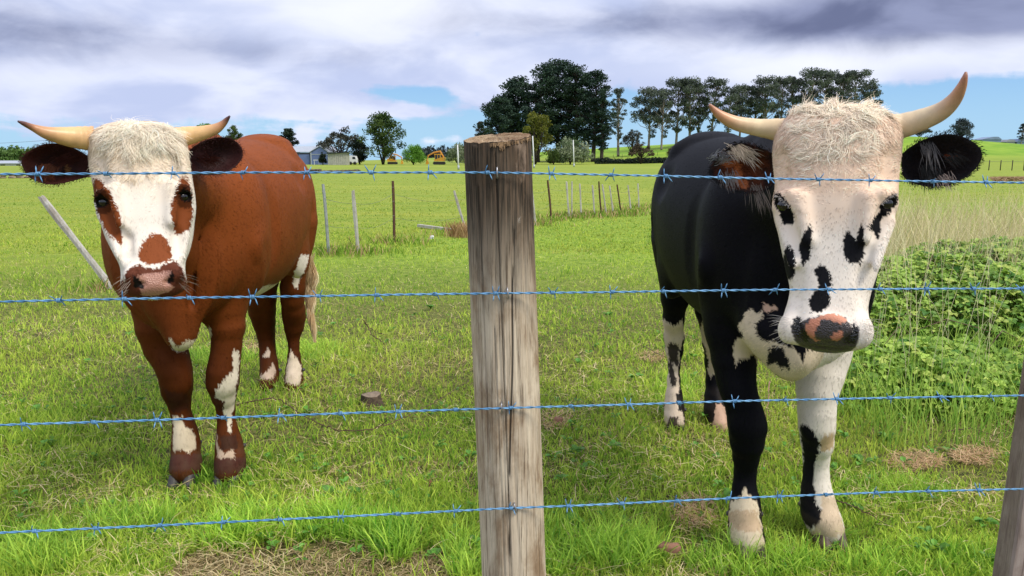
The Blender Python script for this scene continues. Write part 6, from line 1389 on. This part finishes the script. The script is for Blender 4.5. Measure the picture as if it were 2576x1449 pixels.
# low hedge along the field edge at the right
def hedge(name, label, pts, n, hgt, cols, sz, dpt=.8):
    rs = np.random.default_rng(5); C0 = []; 
    A = np.array([P(px, 405, Y) * (1, 1, 0) for px, Y in pts]); seg = rs.integers(0, len(A) - 1, n); u = rs.random(n)[:, None]; c_ = A[seg] * (1 - u) + A[seg + 1] * u; c_[:, 1] += rs.normal(0, dpt, n); c_[:, 2] = gz(c_[:, 0], c_[:, 1]) + rs.random(n) * hgt * (.5 + vnoise(c_[:, 0], c_[:, 1], 9, .6))
    me = cards(name, [(0, 0, 0)], [(0, 0, 0)], [n], sz, cols, rs); v = np.empty(n * 12, np.float32); me.vertices.foreach_get('co', v); v = v.reshape(n, 4, 3) + c_[:, None, :]; me.vertices.foreach_set('co', v.astype(np.float32).ravel()); me.update(); return tag(link(name, me, None, TLEAF), label, 'hedge')
hedge('hedge', 'low dark hedge along the field edge left of the black steer', [(1496, 176), (1600, 178), (1700, 180), (1800, 184)], 9000, 1.2, TC['dark'], .35)
tag(hedge('distant_treeline', 'dark band of woods along the far horizon at the left', [(-400, 900), (-100, 880), (60, 900), (300, 920), (560, 950)], 9000, 11, TC['far'], 5, 12), kind='stuff')
tag(hedge('scrub', 'light green scrub behind the white building at the far left', [(-250, 300), (-60, 290), (30, 295), (120, 310)], 6000, 5.0, ((.06, .13, .03), (.16, .26, .07)), 1.2, 3), kind='stuff')
tag(hedge('distant_treeline', 'low hazy woods behind the yellow digger', [(1040, 420), (1100, 410), (1180, 420)], 3500, 7.5, TC['far'], 1.6, 4), kind='stuff')
# ------------------------------------------------------------------ buildings, machines, poles
BLUEW = simple('blue_sheet_wall', (.13, .18, .37), .5, .1, var=.12, scale=.6); BLUED = simple('dark_door_sheet', (.055, .07, .115), .5, .1, var=.1, scale=1); ROOFG = simple('grey_roof_sheet', (.40, .44, .50), .45, .2, var=.1, scale=1)
WHITEP = simple('white_paint', (.72, .73, .75), .5, var=.08, scale=2); GLASSD = simple('dark_glass', (.02, .025, .03), .15, var=.1); PALEW = simple('pale_timber_wall', (.42, .42, .36), .8, var=.35, scale=2.5); YEL = simple('yellow_paint', (.72, .36, .03), .5, var=.3, scale=2)
BLKM = simple('black_rubber', (.02, .02, .022), .7); TANS = simple('tan_stone', (.36, .28, .20), .95, var=.55, scale=3.5, bump=.8)
def X(px, Y): return P(px, 405, Y)[0]
def Z(py, Y): return P(1288, py, Y)[2]
Y0 = 178.0; x0, x1, xr = X(728, Y0), X(783, Y0), X(826, Y0 + 1); zt, zr_ = Z(383, Y0), Z(369, Y0); base = float(gz(x0, Y0))
sh = empty('blue_shed', ((x0 + xr) / 2, Y0 + 5, base), 'blue grey steel shed with a pale roof left of the small pale shed', 'shed')
xm = x1 + (xr - x1) * .0; gx0 = x1 - 0; apx = (x1 + xr) / 2 + .3
mb = MB(); mb.prism([(x1, base - .2), (xr, base - .2), (xr, zt), (apx, zr_), (x1, zt)], Y0, Y0 + 13); mb.build('wall', BLUEW, sh, False)
mb = MB(); mb.box(x0 - 3, x1 - .003, Y0 + .6, Y0 + 13, base - .2, zt - .05); mb.build('side_wall', BLUED, sh, False)
mb = MB(); mb.prism([(x1 - .3, zt - .05), (apx, zr_ + .1), (xr + .3, zt - .05), (xr + .3, zt + .1), (apx, zr_ + .28), (x1 - .3, zt + .1)], Y0 - .25, Y0 + 13.2)
mb.addv([(x0 - 3.2, Y0 + .3, zt), (x1 - .31, Y0 + .3, zt), (apx - .5, Y0 + 6, zr_ + .05), (x0 - 3.2, Y0 + 6, zr_ + .05), (x0 - 3.2, Y0 + .3, zt + .1), (x1 - .31, Y0 + .3, zt + .1), (apx - .5, Y0 + 6, zr_ + .2), (x0 - 3.2, Y0 + 6, zr_ + .2)], [(0, 1, 2, 3), (7, 6, 5, 4), (0, 4, 5, 1), (1, 5, 6, 2), (2, 6, 7, 3), (3, 7, 4, 0)]); mb.build('roof', ROOFG, sh, False)
mb = MB(); mb.box(x1 - .12, x1 + .12, Y0 - .08, Y0 - .003, base, zt); mb.box(x1 + .12, xr + .1, Y0 - .07, Y0 - .003, zt - .55, zt - .40); mb.build('door_rail', ROOFG, sh, False)
mb = MB(); mb.box(x1 - 3.0, x1 - .5, Y0 + .52, Y0 + .598, base, zt - .5); mb.build('door', BLUEW, sh, False)
# picnic shelter in front
Ys = 170.0; a0, a1 = X(791, Ys), X(818, Ys); b_ = float(gz(a0, Ys)); pv = empty('small_shelter', ((a0 + a1) / 2, Ys, b_), 'little white roofed shelter in front of the blue shed', 'shelter')
mb = MB(); mb.prism([(a0, Z(403.5, Ys)), (a1, Z(403.5, Ys)), (a1 - .2, Z(398, Ys)), ((a0 + a1) / 2 + .4, Z(401.5, Ys)), (a0, Z(402, Ys))], Ys - 1, Ys + 1); mb.build('roof', WHITEP, pv, False)
for q in (a0 + .2, (a0 + a1) / 2, a1 - .2): MB().box(q - .05, q + .05, Ys - .9, Ys - .8, b_, Z(403.4, Ys)).build('support', WHITEP, pv, False)
# small pale shed
Yp = 166.0; a0, a1, b0_ = X(825, Yp), X(872, Yp), float(gz(X(840, Yp), Yp)); ps = empty('pale_shed', ((a0 + a1) / 2, Yp + 2, b0_), 'small weathered pale shed with a sloping dark roof edge', 'shed')
MB().prism([(a0, b0_ - .1), (a1, b0_ - .1), (a1, Z(384, Yp)), (a0, Z(387.5, Yp))], Yp, Yp + 3).build('wall', PALEW, ps, False)
MB().prism([(a0 - .3, Z(387.3, Yp)), (a1 + .5, Z(383.5, Yp)), (a1 + .5, Z(382.2, Yp)), (a0 - .3, Z(386, Yp))], Yp - .4, Yp + 3.3).build('roof', GLASSD, ps, False)
for q in np.linspace(a0 + 1.2, a1 - .15, 7): MB().box(q - .06, q + .06, Yp - .05, Yp - .003, b0_, Z(388, Yp)).build('door_batten', simple('peeling_batten', (.55, .52, .45), .8, var=.4, scale=4), ps, False)
# white trailer / van behind
Yv = 172.0; a0, a1 = X(877, Yv), X(897, Yv); b_ = float(gz(a0, Yv)); vn = empty('white_van', ((a0 + a1) / 2, Yv, b_), 'white van parked under the dark trees right of the pale shed', 'van')
mb = MB(); mb.prism([(a0, b_ + .4), (a1, b_ + .4), (a1, b_ + 1.2), (a1 - .25, b_ + 1.95), (a0 + .1, b_ + 2.05)], Yv, Yv + 1.8); mb.build('body', WHITEP, vn, False, bevel=.05)
MB().prism([(a1 - .9, b_ + 1.25), (a1 - .2, b_ + 1.25), (a1 - .35, b_ + 1.75), (a1 - .9, b_ + 1.75)], Yv - .02, Yv - .003).build('window', GLASSD, vn, False)
for q in (a0 + .4, a1 - .4):
    mb = MB(); mb.tube([(q, Yv - .03, b_ + .36), (q, Yv + .25, b_ + .36)], .36, 14); mb.build('wheel', BLKM, vn)
# diggers
def digger(px0, px1, Y, label, flip=1, s=1.0):
    a, b = X(px0, Y), X(px1, Y); z = float(gz(a, Y)); wd = b - a; k = wd / 4.8; r = empty('digger', ((a + b) / 2, Y, z), label, 'digger', 'yellow machines parked at the far yard'); c = (a + b) / 2
    x = lambda v: c + flip * v * k
    def pr(pts, y0_, y1_): return MB().prism([(x(p_), z + q_ * k) for p_, q_ in (pts if flip > 0 else pts[::-1])], Y + y0_ * k, Y + y1_ * k)
    pr([(-.6, 0), (2.0, 0), (2.25, .35), (2.0, .75), (-.6, .75), (-.85, .35)], -1.1, -.6).build('track', BLKM, r, False); pr([(-.6, 0), (2.0, 0), (2.25, .35), (2.0, .75), (-.6, .75), (-.85, .35)], .7, 1.2).build('track', BLKM, r, False)
    pr([(-.5, .85), (2.2, .85), (2.3, 1.7), (1.2, 1.8), (-.5, 1.2)], -1.0, 1.1).build('body', YEL, r, False)
    pr([(-.4, 1.2), (1.1, 1.2), (1.1, 2.4), (-.3, 2.4)], -.95, .2).build('cab', GLASSD, r, False); pr([(-.5, 2.42), (1.3, 2.42), (1.35, 2.62), (-.45, 2.66)], -1.0, .4).build('cab_roof', YEL, r, False)
    for q in (-.3, .4, 1.05): MB().box(x(q) - .05, x(q) + .05, Y - .98 * k, Y - .953 * k, z + 1.2 * k, z + 2.4 * k).build('cab_pillar', YEL, r, False)
    MB().tube([(x(1.9), Y + .5 * k, z + 1.6 * k), (x(.9), Y + .5 * k, z + 3.3 * k), (x(-.6), Y + .5 * k, z + 3.0 * k), (x(-2.1), Y + .4 * k, z + 2.2 * k), (x(-2.4), Y + .1 * k, z + .9 * k)], [.26 * k, .28 * k, .24 * k, .2 * k, .14 * k], 6).build('boom', simple('rusty_boom', (.60, .28, .04), .8), r, False)
    pr([(-2.7, .1), (-1.9, .1), (-2.1, 1.0), (-2.5, 1.25)], -.5, .5).build('bucket', YEL, r, False)
digger(1074, 1122, 174, 'yellow tracked digger with dark cab between the lime bush and the grey shrub')
digger(974, 1012, 186, 'yellow digger half hidden behind the tall pointed dark green tree', -1)
# goal poles
for px0, y0_, px1, y1_, lab in ((1151, 364, 1153.5, 427, 'white goal pole just left of the round post'), (1340, 342, 1343.5, 423, 'white goal pole touching the right edge of the round post'), (1442, 352, 1444, 420, 'white goal pole in front of the blossoming shrub')):
    b_ = G(px1, y1_); b_[2] = float(gz(b_[0], b_[1])); t_ = P(px0, y0_, b_[1]); r_ = empty('goal_pole', tuple(b_), lab, 'goal pole', 'white goal poles of the sports field'); MB().tube([b_, (b_ + t_) / 2, t_], [.10, .085, .07], 10).build('pole', WHITEP, r_); MB().tube([b_ - (0, 0, .02), b_ + (0, 0, .5)], .125, 10).build('pole_sleeve', ROOFG, r_)
# stone bank across the field, left
def bank(name, label, pts, m, hs, rs_seed=3):
    mb = MB(); rs = np.random.default_rng(rs_seed)
    for i in range(len(pts) - 1):
        (p0, q0), (p1, q1) = pts[i], pts[i + 1]; A, B = G(p0, q0), G(p1, q1); n = max(int(np.linalg.norm(B - A) / .42), 1); h0, h1 = hs[i], hs[i + 1]
        for k in range(n):
            u = (k + .5) / n; c_ = A * (1 - u) + B * u; h = h0 + (h1 - h0) * u
            for lay in range(max(int(h / .17), 1)): mb.ball(c_ + (rs.normal(0, .05), rs.normal(0, .05), .06 + lay * .16), (rs.uniform(.20, .32), .18, rs.uniform(.09, .14)), 7, 5, .15)
    return tag(mb.build(name, m, None, loc=(0, 0, 0)), label, 'stone wall')
bank('stone_wall', 'low tan stone wall across the field behind the brown steer\'s head', [(-260, 452), (0, 449), (230, 446), (420, 442)], TANS, [.42, .42, .38, .36])
bank('stone_wall', 'low dark stone wall tapering out right of the brown steer', [(740, 434), (800, 433), (860, 431.5), (905, 430)], simple('dark_stone', (.17, .13, .10), .95, var=.6, scale=3.5), [.42, .36, .22, .12])
# hay / dead bracken bank at the right
# white building far left
Yw = 150.0; a0, a1 = X(-60, Yw), X(52, Yw); b_ = float(gz(a0, Yw)); wb = empty('white_building', ((a0 + a1) / 2, Yw + 3, b_), 'low white building with a grey roof at the far left edge', 'building')
MB().box(a0, a1, Yw, Yw + 6, b_ - .1, Z(411, Yw)).build('wall', WHITEP, wb, False)
MB().addv([(a0 - .4, Yw - .5, Z(411.5, Yw)), (a1 + .3, Yw - .5, Z(411.5, Yw)), (a1 - .6, Yw + 3, Z(405, Yw)), (a0 + .6, Yw + 3, Z(405, Yw)), (a0 - .4, Yw - .5, Z(410.5, Yw)), (a1 + .3, Yw - .5, Z(410.5, Yw)), (a1 - .6, Yw + 3, Z(404, Yw)), (a0 + .6, Yw + 3, Z(404, Yw))], [(0, 1, 2, 3), (7, 6, 5, 4), (0, 4, 5, 1), (1, 5, 6, 2), (2, 6, 7, 3), (3, 7, 4, 0)]).build('roof', ROOFG, wb, False)
for q0, q1 in ((0, 12), (40, 50)): MB().box(X(q0, Yw), X(q1, Yw), Yw - .05, Yw - .003, Z(419, Yw), Z(414, Yw)).build('window', GLASSD, wb, False)
# power poles and line at the far left
GRP = 'power poles on the far left skyline'
pp = []
for px, y0_, Y, lab in ((58, 368, 300, 'leftmost thin power pole on the skyline'), (129, 349, 230, 'power pole with a short crossarm above the brown ear'), (187, 371, 320, 'thin power pole between the horn and the ear')):
    x = X(px, Y); z = float(gz(x, Y)); t_ = Z(y0_, Y); r_ = empty('power_pole', (x, Y, z), lab, 'power pole', GRP); MB().tube([(x, Y, z), (x, Y, t_)], [.16, .10], 7).build('pole', BARKD, r_); MB().box(x - 1.1, x + 1.1, Y - .07, Y + .07, t_ - .6, t_ - .42).build('crossarm', BARKD, r_, False); pp.append(np.array([x, Y, t_ - .4]))
pts = []
for A, B in ((P(-300, 352, 260), pp[1]), (pp[1], P(520, 345, 240))):
    for k in range(12): u = k / 11; pts.append(A * (1 - u) + B * u - np.array([0, 0, 4 * u * (1 - u) * 1.2]))
tag(MB().tube(pts, .035, 4).build('power_line', BARKD, None, loc=(0, 0, 0)), 'thin power line crossing the sky behind the brown steer\'s horn', 'power line')
# houses on the right crest
FARB = simple('far_blue_cladding', (.20, .27, .42), .7, var=.2, scale=.4); FARG = simple('far_grey_cladding', (.30, .31, .34), .7, var=.15, scale=.4)
def farhouse(px0, px1, pytop, m, rm, label, name='farm_building', kind=0):
    Y = 262.0; a, b = X(px0, Y), X(px1, Y); z = min(float(gz(a, Y)), float(gz(b, Y))); t_ = Z(pytop, Y); r_ = empty(name, ((a + b) / 2, Y + 3, z), label, 'farm building'); e = z + (t_ - z) * .62
    MB().box(a, b, Y, Y + 6, z - .5, e).build('wall', m, r_, False); w_ = b - a
    MB().prism([(a - .3, e + .003), (b + .3, e + .003), (b - w_ * .18, t_), (a + w_ * (.55 if kind else .2), t_)], Y - .2, Y + 6.2).build('roof', rm, r_, False)
farhouse(2466, 2513, 344, FARB, FARB, 'blue roofed farmhouse with a lean-to on the right crest', kind=1)
farhouse(2527, 2548, 351, FARG, FARG, 'small grey shed between the two blue buildings on the crest')
farhouse(2554, 2590, 349, FARB, FARB, 'blue building cut by the right edge of the picture')
# dead bracken bank on the right
n = 3800; c_ = np.array([P(rng.uniform(2490, 2650), 0, 1) for _ in range(2)]); px = rng.uniform(2488, 2700, n); YY_ = rng.normal(47, 1.2, n); x = (px - PCX) / F * YY_; z = gz(x, YY_)
R0 = np.stack([x, YY_, z], -1); an = rng.uniform(0, 6.28, n); h = np.stack([np.cos(an), np.sin(an), 0 * an], -1)
Vv, q_, tr, C, m = strands(R0, unit(h + [0, 0, .8]), unit(h), rng.uniform(.2, .7, n), .05, np.tile([1., 0, 0], (n, 1)), lerp3((.20, .12, .06), (.42, .30, .18), rng.random(n)), 2)
tag(link('dead_bracken', npmesh('dead_bracken', Vv, [q_, tr], C, smooth=False), None, STR), 'low bank of brown dead bracken in the field at the right edge', 'bracken', kind='stuff')
# farm fence on the right slope
def wirefence(label, px0, px1, Y_a, Y_b, n):
    A, B = np.array([X(px0, Y_a), Y_a]), np.array([X(px1, Y_b), Y_b]); r_ = empty('farm_fence', (A[0], A[1], float(gz(*A))), label, 'fence'); P_ = []
    for k in range(n):
        q = A + (B - A) * k / (n - 1); z = float(gz(*q)); MB().tube([(q[0], q[1], z), (q[0], q[1], z + 1.15)], .05, 6).build('post', BARKD, r_); P_.append((q[0], q[1], z + 1.0))
    MB().tube(P_, .012, 4).build('wire', THW, r_)
wirefence('thin post and wire fence crossing the slope on the right', 2270, 2700, 92, 84, 16)
wirefence('post and wire fence along the upper green slope', 1520, 1760, 226, 236, 12)
